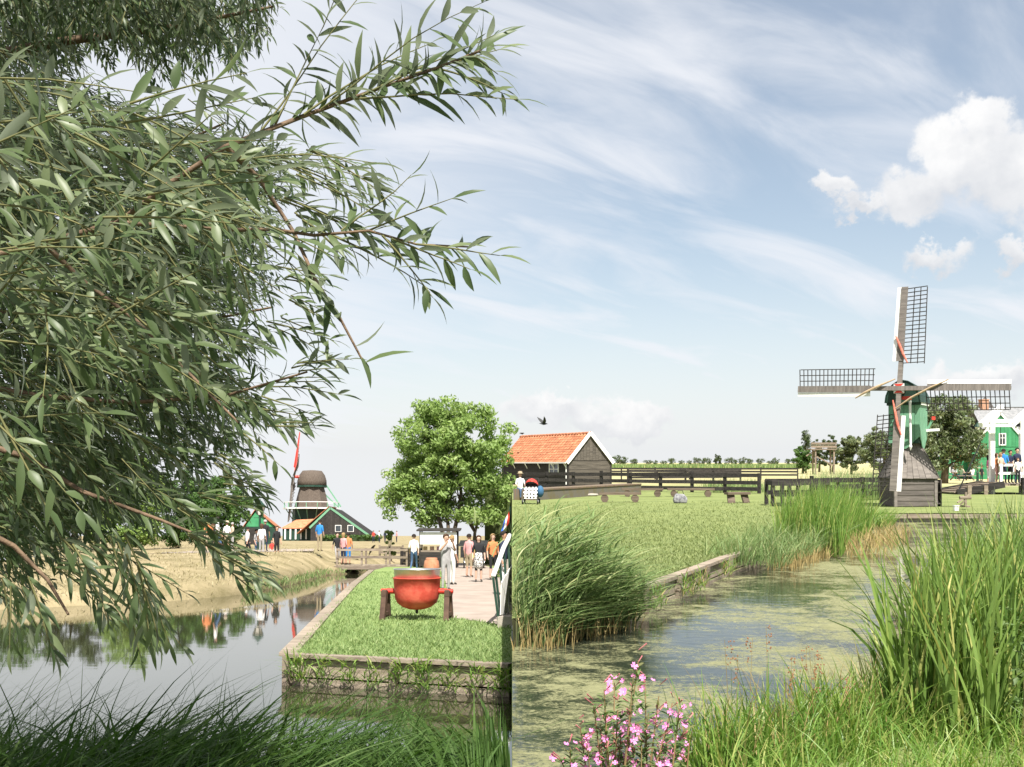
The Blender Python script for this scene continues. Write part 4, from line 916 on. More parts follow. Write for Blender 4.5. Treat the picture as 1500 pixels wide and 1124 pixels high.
# ================================================================== left: the red kettle
def kettle():
    g = LG(612, 908); Y = g.y; s = Y/F; t = thing('kettle', 'large red iron kettle with steel rim slung between two wooden stands', 'kettle', (g.x-.02, Y, 0), R(-6), None, 'L')
    r = .455
    pot = MB().lathe([(.02, .20), (.14, .205), (.28, .25), (.385, .33), (.43, .43), (.45, .60), (.462, .80), (.475, .805), (.475, .83), (.43, .83), (.42, .55), (.3, .3), (.02, .25)], 32).build('pot', mKET, t, smooth=True)
    MB().lathe([(.445, .83), (.455, .98), (.47, .985), (.47, 1.0), (.435, 1.0), (.43, .82)], 32, closed=True).build('steel_rim', mSTEEL, t, smooth=True)
    MB().lathe([(.015, .12), (.03, .14), (.03, .21)], 8).build('drain', mIRON, pot)
    for sx in (-1, 1):
        MB().tube([(sx*.44, 0, .56), (sx*.60, 0, .56)], .055, 12).tube([(sx*.60, 0, .56), (sx*.72, 0, .56)], .045, 12).build('trunnion', mRED, t)
        for sy in (-1, 1): MB().bar((sx*.63, sy*.26, 0), (sx*.62, sy*.10, .58), .10, .12).build('stand_leg', M('stand_wood', (.06, .035, .025), (.11, .065, .045), 5, .8), t)
        MB().bar((sx*.63, -.20, .52), (sx*.63, .20, .52), .10, .10).build('stand_head', bpy.data.materials['stand_wood'], t)
        MB().bar((sx*.63, -.24, .12), (sx*.63, .24, .12), .08, .07).build('stand_foot', bpy.data.materials['stand_wood'], t)
kettle()
o = LG(632, 842); b = MB().lathe([(.24, 0), (.32, .12), (.34, .35), (.30, .58), (.24, .66), (.26, .70), (.2, .72), (.02, .70)], 16); b_ = b.build('clay_jar', M('terracotta', (.36, .15, .08), (.46, .22, .13), 5, .85), None, True, 'L'); b_.location = (o.x, o.y, 0); tag(b_, 'rounded rust-brown jar standing behind the red kettle', 'jar')
# white handrail of the steps at the terrace
def steps():
    g = LG(737, 919); t = thing('footbridge_end', 'steps with curved white handrail and dark balusters climbing to the terrace', 'steps', (0, g.y, 0), 0, None, 'L'); x = g.x
    MB().box((x+.03, .10, .10), (.26, .5, .2)).build('stone_block', mCONC, t)
    for k in range(6): MB().box((x/2+.03, .5+k*.30, .09+k*.10), (abs(x)*.9, .32, .18+k*.2-.0)).build('step', mCONC, t)
    P = [(-.34, -.1, .92), (-.30, .1, 1.02), (-.23, .5, 1.22), (-.16, 1.0, 1.42), (-.08, 1.5, 1.58), (-.05, 2.2, 1.66)]
    MB().tube(P, .045, 8).build('handrail', mWHITE, t, smooth=True)
    for k, (px, py, pz) in enumerate(P[:5]):
        MB().bar((px+.10, py+.05, .1), (px+.0, py+.02, pz-.03), .045, .045).build('baluster', mDGREEN, t)
    for k in range(3): MB().prism([(-.22+k*.07, .0+k*.3, .22), (-.16+k*.07, .2+k*.3, .22), (-.12+k*.07, .2+k*.3, .95+k*.1), (-.20+k*.07, .0+k*.3, .8+k*.1)], (.012, 0, 0)).build('white_panel', mWHITE, t)
steps()
# flag on a pole
g = LG(747, 842); t = thing('flagpole', 'thin pole with hanging red white and blue flag above the path', 'flag', (-.12, g.y, 0), 0, None, 'L'); z0 = 2.15
MB().tube([(.06, 0, 0), (.03, 0, 2.9)], [.03, .02], 8).build('pole', mDGREEN, t)
for k, m in enumerate((mRED, mWHITE, M('flag_blue', (.02, .10, .45), (.04, .14, .55), 4, .7))):
    b = MB(); n = 7
    for i in range(n):
        f = i/(n-1); b.v += [(.02-f*.02-k*.075-f*.05*k, .05*math.sin(f*7+k), 2.72-f*.55-k*.14), (.02-(k+1)*.075-f*.05*(k+1)-f*.02, .05*math.sin(f*7+k+1), 2.72-f*.55-(k+1)*.14)]
    for i in range(n-1): b.f.append((2*i, 2*i+1, 2*i+3, 2*i+2)); b.m.append(0)
    b.build('flag_stripe', m, t)
# stall with white cloth
g = LG(642, 832); t = thing('market_stall', 'dark framed stall with a white cloth front on the lower path', 'stall', (g.x, g.y, 0), 0, None, 'L'); sy = g.y/F
for x in (-.95, .95):
    for y in (0, 1.2): MB().box((x, y, .98), (.07, .07, 1.96)).build('post', mBLACKW, t)
MB().box((0, .6, 1.97), (2.25, 1.6, .07), rx=R(4)).build('roof', mBLACKW, t); MB().box((0, -.045, 1.52), (1.9, .02, .62)).build('white_cloth', mWHITE, t); MB().box((0, .6, .85), (1.9, 1.1, .08)).build('counter', mWOODX, t); MB().box((0, .03, .45), (1.9, .04, .72)).build('front_board', mBLACKW, t)
for k in range(5): MB().box((-.7+k*.35, .3, 1.0), (.2, .2, .2)).build('goods_box', M('goods%d' % k, (.4, .3-.04*k, .15+.05*k), None, 4, .8), t)
# dark handcart and yellow sign beyond the path
g = LG(694, 833); t = thing('hand_cart', 'black wheeled cart with yellow board parked beside the path', 'cart', (g.x, g.y, 0), 0, None, 'L')
MB().box((0, .4, .82), (1.35, .8, .55)).build('cart_box', mIRON, t); MB().box((0, -.02, .75), (.7, .03, .4)).build('yellow_board', M('yellow', (.55, .45, .08), None, 3, .6), t)
for x in (-.5, .5): w = MB().tube([(x-.03, .2, .28), (x+.03, .2, .28)], .28, 16).build('wheel', mIRON, t); MB().tube([(x-.04, .2, .28), (x+.04, .2, .28)], .12, 10).build('hub', mSTEEL, w)
MB().prism([(-.8, 0, 1.12), (.8, 0, 1.12), (.7, .4, 1.38), (-.7, .4, 1.38)], (0, .1, .04)).build('canopy', mIRON, t)

# wooden footbridge and fence at the canal end
t = thing('footbridge', 'low timber footbridge with rail fence at the end of the canal', 'footbridge', (-7.6, 56.6, 0), 0, None, 'L')
for k in range(14): MB().box((-1.7+k*.27, .8, .06), (.255, 1.8, .06)).build('deck_plank', mWOODX, t)
for y in (-.05, 1.6):
    MB().box((.05, y, -.05), (3.9, .14, .18)).build('beam', mWOOD, t)
    for x in (-1.7, -.4, .9, 2.0): MB().box((x, y, .45), (.1, .1, 1.05)).build('post', mWOOD, t)
    for z in (.5, .9): MB().box((.15, y-.06, z), (3.8, .05, .11)).build('rail', mWOOD, t)
def lfence(label, a, c, h, n, nr, mat, name='board_fence', side='L', cat='fence', rh=.14):
    a = Vector(a); c = Vector(c); t = thing(name, label, cat, tuple(a), 0, None, side); q = c-a; d = q.normalized()
    for i in range(n+1): p = q*(i/n); MB().box((p.x, p.y, p.z+h*.52), (.1, .1, h*1.05), math.atan2(d.y, d.x)).build('post', mat, t)
    for i in range(n):
        for j in range(nr):
            z = h*(j+.7)/nr; p0 = q*(i/n)+d*.06; p1 = q*((i+1)/n)-d*.06; MB().bar((p0.x, p0.y-.06, p0.z+z), (p1.x, p1.y-.06, p1.z+z), .04, rh).build('rail', mat, t)
lfence('pale rail fence beyond the end of the low lawn', LG(556, 822, .0), LG(590, 823, .0), 1.0, 2, 3, mWOODX)
lfence('close dark board fence at the far end of the low lawn', LG(588, 830, .0), LG(616, 831, .0), .95, 3, 5, mBLACKW, rh=.18)
# lantern on the dike
g = LP(380, 803, 62); street_lamp((g.x, 62, .70), 3.05, 'dark lantern post on the dry grass dike', 'L', 1.25)

# ------------------------------------------------------------------ the big smock mill on the left
def smock():
    D = 217; s = D/F; o = LP(457, 700, D); zg = .66
    t = thing('windmill', 'tall thatched smock mill with red tipped sail far beyond the canal', 'windmill', (o.x, D, zg), 0, None, 'L')
    Z = lambda y: LP(457, y, D).z - zg
    zb, zgal, zc, zt = Z(788), Z(745), Z(715), Z(689)
    MB().lathe([(4.1, 0), (3.9, zgal)], 8).build('base', mDGREEN, t)
    MB().lathe([(3.6, zgal), (3.25, zgal+1.5), (2.55, zc), (2.4, zc+.35)], 8).build('thatched_body', mTHATCH, t)
    ga = MB().lathe([(5.9, zgal-.15), (5.9, zgal+.12), (3.2, zgal+.12), (3.2, zgal-.15)], 8, closed=True).build('gallery', mWHITE, t)
    for k in range(16):
        a = k*math.pi/8; MB().box((5.55*math.cos(a), 5.55*math.sin(a), zgal+.65), (.14, .14, 1.1)).build('baluster', mGREEN, ga)
        MB().bar((5.2*math.cos(a), 5.2*math.sin(a), zgal-.2), (3.9*math.cos(a), 3.9*math.sin(a), zgal-2.2), .16, .16).build('strut', mGREEN, ga)
    MB().lathe([(5.5, zgal+1.15), (5.65, zgal+1.15), (5.65, zgal+1.28), (5.5, zgal+1.28)], 16, closed=True).build('gallery_rail', mWHITE, ga)
    MB().lathe([(2.5, zc+.3), (3.05, zc+.55), (3.0, zc+1.5), (2.65, zc+2.6), (2.0, zt-.15), (.3, zt)], 10).build('cap', mTHATCH, t, smooth=True)
    MB().lathe([(3.1, zc+.1), (3.1, zc+.5), (2.6, zc+.5), (2.6, zc+.1)], 10, closed=True).build('cap_ring', mDGREEN, t)
    # shaft points left and a little towards the viewer; rotor seen nearly edge on
    hz = zc+1.9; ax = Vector((-.97, -.24, .12)).normalized(); hub = Vector((0, 0, hz)) + ax*3.6
    MB().tube([(0, 0, hz), tuple(hub)], [.35, .3], 8).build('wind_shaft', mRED, t)
    upv = Vector((0, 0, 1)); e1 = ax.cross(upv).normalized(); e2 = e1.cross(ax).normalized()
    Ls = 9.6
    for k in range(4):
        a = R(14)+k*math.pi/2; d = e2*math.cos(a) + e1*math.sin(a); pr = ax.cross(d).normalized()
        so2 = MB().bar(hub, hub+d*Ls, .32, .28, up=tuple(ax), w2=.18, h2=.16).build('sail', mRED if k == 0 else mMILLD, t)
        MB().prism([hub+d*1.8-pr*.15, hub+d*Ls-pr*.15, hub+d*Ls-pr*.55+ax*.1, hub+d*1.8-pr*.55+ax*.35], ax*.05).build('wind_board', mRED if k == 0 else mMILLD, so2)
        for j in range(12):
            z = 1.8+(Ls-1.9)*j/11; MB().bar(hub+d*z, hub+d*z+pr*1.7-ax*.55*(1-j/14), .08, .08).build('lattice_bar', mRED if k == 0 else mMILLD, so2)
        if k == 0: MB().prism([hub+d*1.8+pr*.05, hub+d*Ls+pr*.05, hub+d*Ls+pr*1.65-ax*.1, hub+d*1.8+pr*1.65-ax*.5], ax*.03).build('red_sailcloth', M('red_cloth', (.55, .12, .07), (.62, .17, .10), 3, .9), so2)
        for u in (.85, 1.65): MB().bar(hub+d*1.8+pr*u-ax*.3, hub+d*Ls+pr*u-ax*.06, .08, .08).build('hem_lath', mRED if k == 0 else mMILLD, so2)
    for sx in (-1, 1): MB().bar((sx*1.2+1.2, 1.8, zc+1), (5.6+sx*.3, .5, zgal+.4), .22, .22).build('tail_beam', mGREEN, t)
smock()
def barn():
    D = 205; zg = .66; P = lambda x, y, DD=D: LP(x, y, DD)
    t = thing('barn', 'black boarded barn with red tile roof at the foot of the smock mill', 'barn', (P(497, 780).x, D, zg), 0, None, 'L'); ox = t.location.x
    L_ = P(455, 780).x-ox; Rr = P(538, 780).x-ox; ap = P(484, 744).x-ox; hz = P(484, 745).z-zg; he = P(500, 776).z-zg
    MB().prism([(L_, 0, 0), (Rr, 0, 0), (Rr, 0, he*.6), (ap, 0, hz), (L_, 0, he*1.2)], (0, 14, 0)).build('core', mBLACKW, t)
    n = 26
    for j in range(n):
        x0, x1 = L_+(Rr-L_)*j/n+.01, L_+(Rr-L_)*(j+1)/n-.01
        zf = lambda x: (he*1.2+(hz-he*1.2)*(x-L_)/(ap-L_)) if x < ap else (hz+(he*.6-hz)*(x-ap)/(Rr-ap))
        MB().prism([(x0, -.06, 0), (x1, -.06, 0), (x1, -.06, zf(x1)), (x0, -.06, zf(x0))], (0, .055, 0)).build('board', mBLACKW, t)
    MB().bar((ap, -.12, hz+.1), (Rr+.3, -.12, he*.5), .1, .4).build('bargeboard', mGREEN, t); MB().bar((ap, -.12, hz+.1), (L_-.2, -.12, he*1.15), .1, .4).build('bargeboard', mGREEN, t)
    for x in (-.2, 2.2): 
        w = MB().box((x, -.1, 2.4), (1.2, .06, 1.3)).build('window', mWHITE, t); MB().box((x, -.14, 2.4), (1.0, .04, 1.1)).build('pane', mGLASS, w)
    # red roof wing running left
    x2 = P(411, 786).x-ox; b = MB().prism([(L_+.3, 3.0, he*.95), (ap, 1.0, hz+.2), (ap-6.8, 8, hz+.1), (x2, 6.2, he*.55)], (0, .1, .2)); 
    MB().prism([(ap-.3, -.1, hz+.25), (ap-.3, 9, hz+.25), (L_-2.6, 9, he*.62), (L_-2.6, -.1, he*.62)], (0, 0, .18)).build('red_roof', mTILE, t)
    w2 = thing('barn', 'low green outbuilding with red roof beside the smock mill', 'outbuilding', (P(433, 780).x, D+3, zg), 0, None, 'L'); hw = (P(458, 780).x-P(410, 780).x)/2
    MB().box((0, 2, 1.2), (2*hw, 4, 2.4)).build('wall', mDGREEN, w2); MB().prism([(-hw-.2, -.3, 2.4), (hw+.2, -.3, 2.4), (hw-.2, 2.2, 4.2), (-hw+2.2, 2.2, 4.0)], (0, .05, .15)).build('roof', mTILE, w2)
    for k in range(6): MB().box((-hw+.6+k*(2*hw-1.2)/5, -.4, 1.3), (.28, .1, 2.0)).build('white_post', mWHITE, w2)
barn()
g = LP(378, 788, 118); s = 118/F
t = thing('cottage', 'small green cottage with red tile roof behind the dike lantern', 'cottage', (g.x+.2, 118, .66), R(8), None, 'L')
MB().box((0, 2.2, 1.0), (3.3, 4.4, 2.0)).build('wall', mDGREEN, t)
MB().prism([(-1.65, -.02, 2.0), (1.65, -.02, 2.0), (-.5, -.02, 3.7)], (0, 4.4, 0)).build('gable', mGREEN2, t)
MB().prism([(-.55, -.25, 3.85), (1.95, -.25, 1.85), (1.95, 4.6, 1.85), (-.55, 4.6, 3.85)], (0, 0, .1)).build('roof_slope', mTILE, t); MB().prism([(-.55, -.25, 3.85), (-1.9, -.25, 1.85), (-1.9, 4.6, 1.85), (-.55, 4.6, 3.85)], (0, 0, .1)).build('roof_slope', mTILE, t)
MB().box((.3, -.05, 1.1), (.8, .06, .9)).build('window', mWHITE, t); MB().box((.3, -.09, 1.1), (.65, .04, .75)).build('pane', mGLASS, t); MB().box((-.9, -.05, .95), (.8, .06, 1.8)).build('door', mBLACKW, t)
# hedges and trees of the left-hand place
def ltree(px, ytop, D, w, label, mat, seed, n, leaf, zg=.66, name='broad_tree', tr=None, cl=110, low=.2, ell=None):
    o = LP(px, 700, D); h = LP(px, ytop, D).z - zg; g = random.Random(seed)
    ell = ell or [(0, 0, h*(.5+low/2), w*.9, w*.8, h*(.5-low/2)), (0, 0, h*.20, w*.9, w*.7, h*.2), (-w*.4, 0, h*.25, w*.5, w*.5, h*.22), (w*.4, 0, h*.25, w*.5, w*.5, h*.22)] + [(g.uniform(-.6, .6)*w, g.uniform(-.4, .4)*w, h*g.uniform(.45, .78), w*.42, w*.42, h*.22) for _ in range(6)]
    tree(name, label, (o.x, D, zg), ell, cl, w*.19, n, leaf, mat, tr or [([(0, 0, 0), (.1, 0, h*.25), (0, .1, h*.55)], .22, .1)], 'L', None, seed)
ltree(318, 694, 84, 2.7, 'round mid-green tree standing behind the people on the dike', mTREE_M, 90, 11000, .16, low=.05)
ltree(262, 684, 88, 3.0, 'taller mid-green tree hidden behind the overhanging willow twigs', mTREE_M, 91, 11000, .16, low=.05)
ltree(190, 668, 80, 3.2, 'full yellow-green tree beyond the dike behind the near willow', mTREE_Y, 92, 11000, .16, low=.05)
ltree(110, 660, 82, 3.4, 'tall dark green tree on the dike behind the near willow', mTREE_D, 93, 11000, .16, low=.05)
ltree(20, 664, 80, 3.2, 'wide mid-green tree at the far bank behind drooping willow shoots', mTREE_M, 94, 7000, .16, low=.05)
ltree(-90, 664, 84, 3.4, 'wide green tree further along the far bank dike', mTREE_M, 95, 5000, .18, low=.05)
D = 58; sL = D/F; o = LP(655, 790, D); zz = lambda y: LP(655, y, D).z
tree('ash_tree', 'airy bright green tree with several slim trunks above the stall', (o.x, D, 0), [((px-655)*sL, dy, zz(y), rx*sL, rx*sL*.8, ry*sL) for px, y, rx, ry, dy in ((640, 640, 62, 48, 0), (600, 690, 42, 52, .3), (690, 650, 48, 58, -.4), (650, 705, 66, 52, .2), (715, 700, 36, 60, .4), (580, 725, 28, 34, 0), (722, 640, 26, 38, .5), (640, 610, 40, 24, 0), (620, 750, 40, 20, 0), (700, 750, 34, 24, 0))],
     230, .60, 34000, .135, mTREE_Y, [([(-.1, 0, 0), (-.2, 0, 1.6), (-.6, 0, 3.2), (-1.0, .2, 4.6)], .16, .06), ([(.1, .1, 0), (.35, 0, 1.7), (.7, .1, 3.4), (.8, 0, 5.0)], .15, .06), ([(1.4, .4, 0), (1.5, .3, 1.8), (1.9, .2, 3.4)], .12, .05), ([(.15, 0, 0), (.05, .2, 2.0), (-.1, .2, 4.0), (.1, .1, 5.6)], .13, .05)], 'L', None, 96)
g = LG(560, 800, .0); ltree(572, 771, 60, .55, 'pale green young shrub left of the airy tree', mTREE_Y, 97, 900, .09, 0, 'shrub', [([(0, 0, 0), (0, 0, .8)], .04, .02)], 20)
ltree(738, 783, 42, .42, 'yellow-green bush beneath the hanging flag', mTREE_Y, 98, 900, .08, 0, 'shrub', [([(0, 0, 0), (0, 0, .7)], .03, .02)], 18)
b = []; g = np.random.default_rng(3)
cl = [(x, g.uniform(-.5, .5), .75, .6) for x in np.linspace(0, 10.5, 26)]
o = LP(471, 790, 190); t = thing('hedge', 'low clipped green hedge in front of the black barn', 'hedge', (o.x, 190, .66), 0, None, 'L'); link('foliage', crown_mesh('foliage', cl, 2600, .2, mTREE_M, 99), t); MB().box((5.2, 0, .4), (10.6, .5, .8)).build('stems', mTREE_D, t)
# ================================================================== the near willow
def in_poly(x, y, P):
    c = False; j = len(P)-1
    for i in range(len(P)):
        if (P[i][1] > y) != (P[j][1] > y) and x < (P[j][0]-P[i][0])*(y-P[i][1])/(P[j][1]-P[i][1])+P[i][0]: c = not c
        j = i
    return c
def sample_poly(P, n, g):
    xs = [p[0] for p in P]; ys = [p[1] for p in P]; out = []
    while len(out) < n:
        x, y = g.uniform(min(xs), max(xs)), g.uniform(min(ys), max(ys))
        if in_poly(x, y, P): out.append((x, y))
    return out
def willow():
    g = random.Random(11)
    root = Vector((-4.3, 4.6, 0))
    t = thing('willow_tree', 'leafy grey-green willow overhanging the water with arching shoots', 'tree', tuple(root))
    stems = MB(); twigs = MB(); LP_, LD, LN, LL, LW, LT = [], [], [], [], [], []
    def leaf(p, d, ln, wd, tint):
        n = Vector((g.gauss(0, .55), g.gauss(-.25, .55), 1)).normalized()
        if abs(n.dot(d.normalized())) > .93: n = Vector((1, 0, .2))
        LP_.append(p - root); LD.append(d.normalized()); LN.append(n); LL.append(ln); LW.append(wd); LT.append(tint)
    XB = [(-200, 420), (40, 415), (110, 345), (150, 470), (240, 560), (300, 545), (340, 520), (400, 470), (480, 470), (520, 500), (590, 480), (625, 450), (660, 405), (720, 372), (770, 350), (800, 385), (870, 390), (880, 270), (935, 250), (950, 60), (1000, 40)]
    xby = [y for y, _ in XB]; xbx = [x for _, x in XB]
    def outside(q):
        if q.y < .5: return False
        x = 750+F*q.x/q.y; y = HR-F*(q.z-CZ)/q.y; return x > np.interp(y, xby, xbx)-14
    def twig(p, d, length, leaflen, gap, r=.003, droop=.35, spread=42, bare=0., tint=0., free=False):
        """a shoot: arching stem with alternate lance leaves"""
        k = max(4, int(length/.07)); pts = [p.copy()]; d = d.normalized(); step = length/k
        for i in range(k):
            d = (d + Vector((g.gauss(0, .05), g.gauss(0, .05), -droop*step*1.4+g.gauss(0, .04)))).normalized(); pts.append(pts[-1] + d*step)
            if not free and outside(pts[-1]): break
        if len(pts) < 3: return
        k = len(pts)-1; length = step*k
        twigs.tube([q-root for q in pts], list(np.linspace(r, r*.3, len(pts))), 4, cap=False)
        s = length*bare; j = 0
        while s < length:
            i = min(int(s/step), k-1); f = s/step-i; q = pts[i].lerp(pts[i+1], f); ax = (pts[i+1]-pts[i]).normalized()
            si = ax.cross(Vector((g.gauss(0, .3), g.gauss(-1, .4), g.gauss(0, .3)))).normalized()*(1 if j % 2 else -1)
            si = (si + Vector((g.gauss(0, .25), g.gauss(0, .5), -.45))).normalized()
            a = math.radians(spread+g.gauss(0, 12)); ld = ax*math.cos(a) + si*math.sin(a)
            end = min(1, .5+1.3*(length-s)/length) if s > length*.75 else 1
            leaf(q, ld, leaflen*g.choice((.6, .85, 1., 1.1, 1.25))*g.uniform(.85, 1.1)*end, leaflen*.18*g.uniform(.8, 1.25), min(1, max(0, g.random()*.85+tint)))
            s += gap*g.uniform(.7, 1.3); j += 1
        leaf(pts[-1], d, leaflen*.8, leaflen*.13, g.random())
    W = lambda px, py, Y: RP(px, py, Y)
    # --- limbs: pixel polyline, depth, radii
    fork = root + Vector((.35, -.4, 2.1))
    stems.tube([(0, 0, -.1), (.05, -.05, .9), (.2, -.2, 1.6), tuple(fork-root)], [.30, .24, .21, .16], 10)
    limbs = [([(-60, 385), (0, 371), (90, 350), (175, 326), (245, 272), (330, 215), (440, 172), (500, 150), (560, 128), (640, 100), (705, 74)], 2.3, .009, .0025),
             ([(175, 326), (250, 331), (350, 337), (400, 336), (460, 345), (540, 338), (610, 358), (690, 362)], 2.35, .0055, .002),
             ([(60, 352), (120, 410), (200, 470), (280, 550), (350, 620)], 3.0, .008, .003),
             ([(-60, 560), (60, 580), (190, 590), (330, 580), (450, 545)], 3.3, .010, .003),
             ([(-60, 640), (40, 670), (120, 720), (230, 760), (330, 800)], 3.1, .011, .003),
             ([(-60, 90), (100, 60), (250, 40), (400, 10)], 5.2, .03, .006), ([(-60, 230), (80, 240), (220, 230), (330, 180)], 4.0, .012, .004),
             ([(-60, 760), (20, 800), (70, 850), (100, 900)], 2.6, .009, .003), ([(-60, 450), (100, 470), (250, 480), (400, 450)], 4.2, .014, .004),
             ([(330, 215), (380, 262), (430, 340), (462, 410), (500, 470), (540, 545)], 2.25, .006, .002)]
    lp = []
    for P, Y, r0, r1 in limbs:
        pts = [W(x, y, Y+.10*math.sin(i*1.1)) for i, (x, y) in enumerate(P)]; lp.append(pts)
        pre = [fork, fork.lerp(pts[0], .55)+Vector((0, 0, .12))] if P[0][0] < 0 else []
        rr = ([r0*2.2, r0*1.5] if pre else []) + list(np.linspace(r0, r1, len(pts)))
        stems.tube([q-root for q in pre+pts], rr, 7, cap=False)
    # --- leafy ends of the named shoots
    def dress(pts, i0, ln, gap, tint=.15):
        for a, c in zip(pts[i0:], pts[i0+1:]):
            d = c-a; m = max(1, int(d.length/gap))
            for k in range(m):
                q = a.lerp(c, (k+g.random())/m); ax = d.normalized(); up = Vector((g.gauss(0, .4), g.gauss(-.3, .6), g.choice((1, -1.25)))).normalized()
                leaf(q, ax*g.uniform(.35, 1.0)+up*g.uniform(.4, .9), ln*g.uniform(.7, 1.25), ln*.21, min(1, g.random()*.8+tint))
    dress(lp[0], 6, .095, .015); dress(lp[0], 2, .08, .022); dress(lp[1], 3, .075, .018); dress(lp[9], 2, .085, .026); dress(lp[4], 2, .08, .025); dress(lp[2], 2, .08, .02)
    for px, py, dx, dz, l in ((445, 168, .75, .75, .36), (470, 160, .8, .42, .42), (530, 140, .9, .5, .38), (520, 145, .9, .12, .40), (600, 110, .95, .35, .30), (640, 100, .9, -.25, .28), (690, 80, .9, -.55, .22), (690, 82, 1, .6, .2), (400, 190, .3, .95, .35), (380, 195, .55, .8, .40), (575, 350, .9, -.35, .2), (610, 358, 1, -.1, .22),
                             (480, 342, .8, -.35, .25), (500, 338, .7, .55, .2), (540, 338, .9, .4, .2), (560, 345, .6, -.7, .18)):
        l = min(l, max(.05, (735-px)*2.3/F/max(dx, .3)))
        twig(W(px, py, 2.3), Vector((dx, g.uniform(-.25, .35), dz)), l, .088, .024, .0028, .35, 44, .12, .12, True)
    # --- masses
    A = [(-30, -30), (415, -20), (405, 30), (350, 85), (300, 75), (235, 105), (190, 60), (130, 55), (120, 95), (-30, 105)]
    B = [(-40, 110), (110, 110), (190, 155), (300, 190), (420, 195), (430, 260), (405, 330), (400, 400), (370, 480), (395, 520), (400, 580), (365, 640), (305, 690), (255, 740), (190, 780), (120, 800), (50, 850), (-40, 870)]
    C = [(-40, 90), (300, 160), (400, 230), (400, 320), (300, 420), (230, 520), (120, 600), (-40, 640)]
    for x, y in sample_poly(A, 420, g):
        d = Vector((g.uniform(-.2, .8), g.uniform(-.5, .5), g.uniform(-1, -.1))).normalized(); l = g.uniform(.3, .55)
        twig(W(x, y, g.uniform(4.6, 6.4))-d*l*.8, d, l, .085, .024, .0025, .6, 38, 0, -.15)
    for x, y in sample_poly(B, 1450, g):
        f = (y-110)/760; Y = g.uniform(3.1, 5.6)
        d = Vector((g.uniform(.35, 1), g.uniform(-.5, .5), g.uniform(-.35, .45)-.55*f)).normalized(); l = g.uniform(.24, .46)*Y/3.6
        twig(W(x, y, Y)-d*l*.85, d, l, .074, .021, .0022, .45, 38, .05, g.choice((-.12, -.05, .05, .2)))
    for x, y in sample_poly(C, 95, g):
        Y = g.uniform(1.55, 2.3); twig(W(x-30, y, Y), Vector((g.uniform(.2, 1), g.uniform(-.3, .3), g.uniform(-.8, .3))), g.uniform(.14, .28), .076, .030, .0024, .5, 42, 0, .15)
    # shoots that stick out of the edge
    for (x, y, Y, dx, dz, l) in ((410, 560, 3.2, .95, .2, .36), (440, 540, 3.0, .9, .05, .22), (380, 590, 3.2, 1, -.2, .38), (400, 615, 3.0, .95, -.05, .30), (360, 640, 3.1, .85, -.45, .38), (330, 670, 3.0, .8, -.5, .42), (300, 720, 2.8, .9, -.15, .34), (330, 700, 2.9, .9, -.25, .26), (270, 740, 2.8, .8, -.55, .40), (290, 790, 2.5, .75, -.45, .20), (330, 815, 2.5, .9, -.5, .14), (180, 780, 2.6, .35, -.95, .34), (205, 820, 2.5, .2, -1, .20), (215, 860, 2.5, .15, -1, .12), (110, 800, 2.7, .6, -.75, .30), (50, 850, 2.4, .25, -.95, .18), (20, 850, 2.5, .1, -1, .16), (90, 830, 3, .8, -.6, .26), (150, 790, 3, .85, -.5, .36),
                              (420, 400, 3.0, .9, -.25, .24), (430, 440, 3.0, .85, -.45, .20), (410, 470, 3.2, .9, -.3, .28), (420, 230, 3, .95, -.15, .30), (440, 250, 2.6, .9, -.4, .30), (450, 215, 2.7, .95, -.3, .28), (430, 290, 2.6, .95, -.25, .34), (440, 320, 2.5, .8, -.55, .26)):
        for _ in range(3): twig(W(x-8+g.uniform(-12, 12), y+g.uniform(-10, 10), Y+g.uniform(-.2, .3)), Vector((dx, g.uniform(-.3, .3), dz+g.uniform(-.15, .15))), l*g.uniform(.7, 1.1), .078, .026, .0028, .45, 38, 0, .05)
    # crown above, out of the picture: it shades the near bank
    for _ in range(720):
        q = Vector((g.uniform(-4.6, 1.3), g.uniform(.6, 5.0), g.uniform(4.3, 6.2)))
        if ((q.x+1.6)/3.2)**2 + ((q.y-2.7)/2.4)**2 + ((q.z-5.1)/1.1)**2 > 1: continue
        twig(q, rv(g), g.uniform(.5, .9), .17, .06, .006, .5, 45)
    for tx, ty in ((-.2, 2), (-1.6, 1.6), (-1.4, 3.6), (-3, 2.4), (.6, 3)):
        e = Vector((tx, ty, 5.2)); stems.tube([fork-root, fork.lerp(e, .5)+Vector((0, 0, .6))-root, e-root], [.12, .07, .02], 7)
    stems.build('trunk_and_branches', M('willow_bark', (.10, .065, .04), (.18, .12, .075), 30, .8, .3, 90), t, smooth=True)
    tag(twigs.build('twigs', M('willow_shoot', (.10, .105, .04), (.16, .15, .06), 30, .8), t, smooth=True), kind='stuff')
    n = len(LP_); A_ = lambda q: np.array([tuple(v) for v in q])
    pos, d, nr, ln, wd, tn = A_(LP_), A_(LD), A_(LN), np.array(LL), np.array(LW), np.array(LT)
    wp = pos + np.array(root); px = 750+F*wp[:, 0]/np.maximum(wp[:, 1], .2); py = HR-F*(wp[:, 2]-CZ)/np.maximum(wp[:, 1], .2)
    vis = (px > 5) & (px < 748) & (py > 5) & (py < 1000)
    big = np.argsort(-(ln/np.maximum(wp[:, 1], .3))*vis)[:300]; keep = np.ones(n, bool); keep[big] = False
    V, Fq, T = leafset(pos[keep], d[keep], nr[keep], ln[keep], wd[keep], tn[keep])
    tag(link('foliage', np_mesh('foliage', V, Fq, mWILLOW, T, smooth=True), t), kind='stuff')
    meshes = []
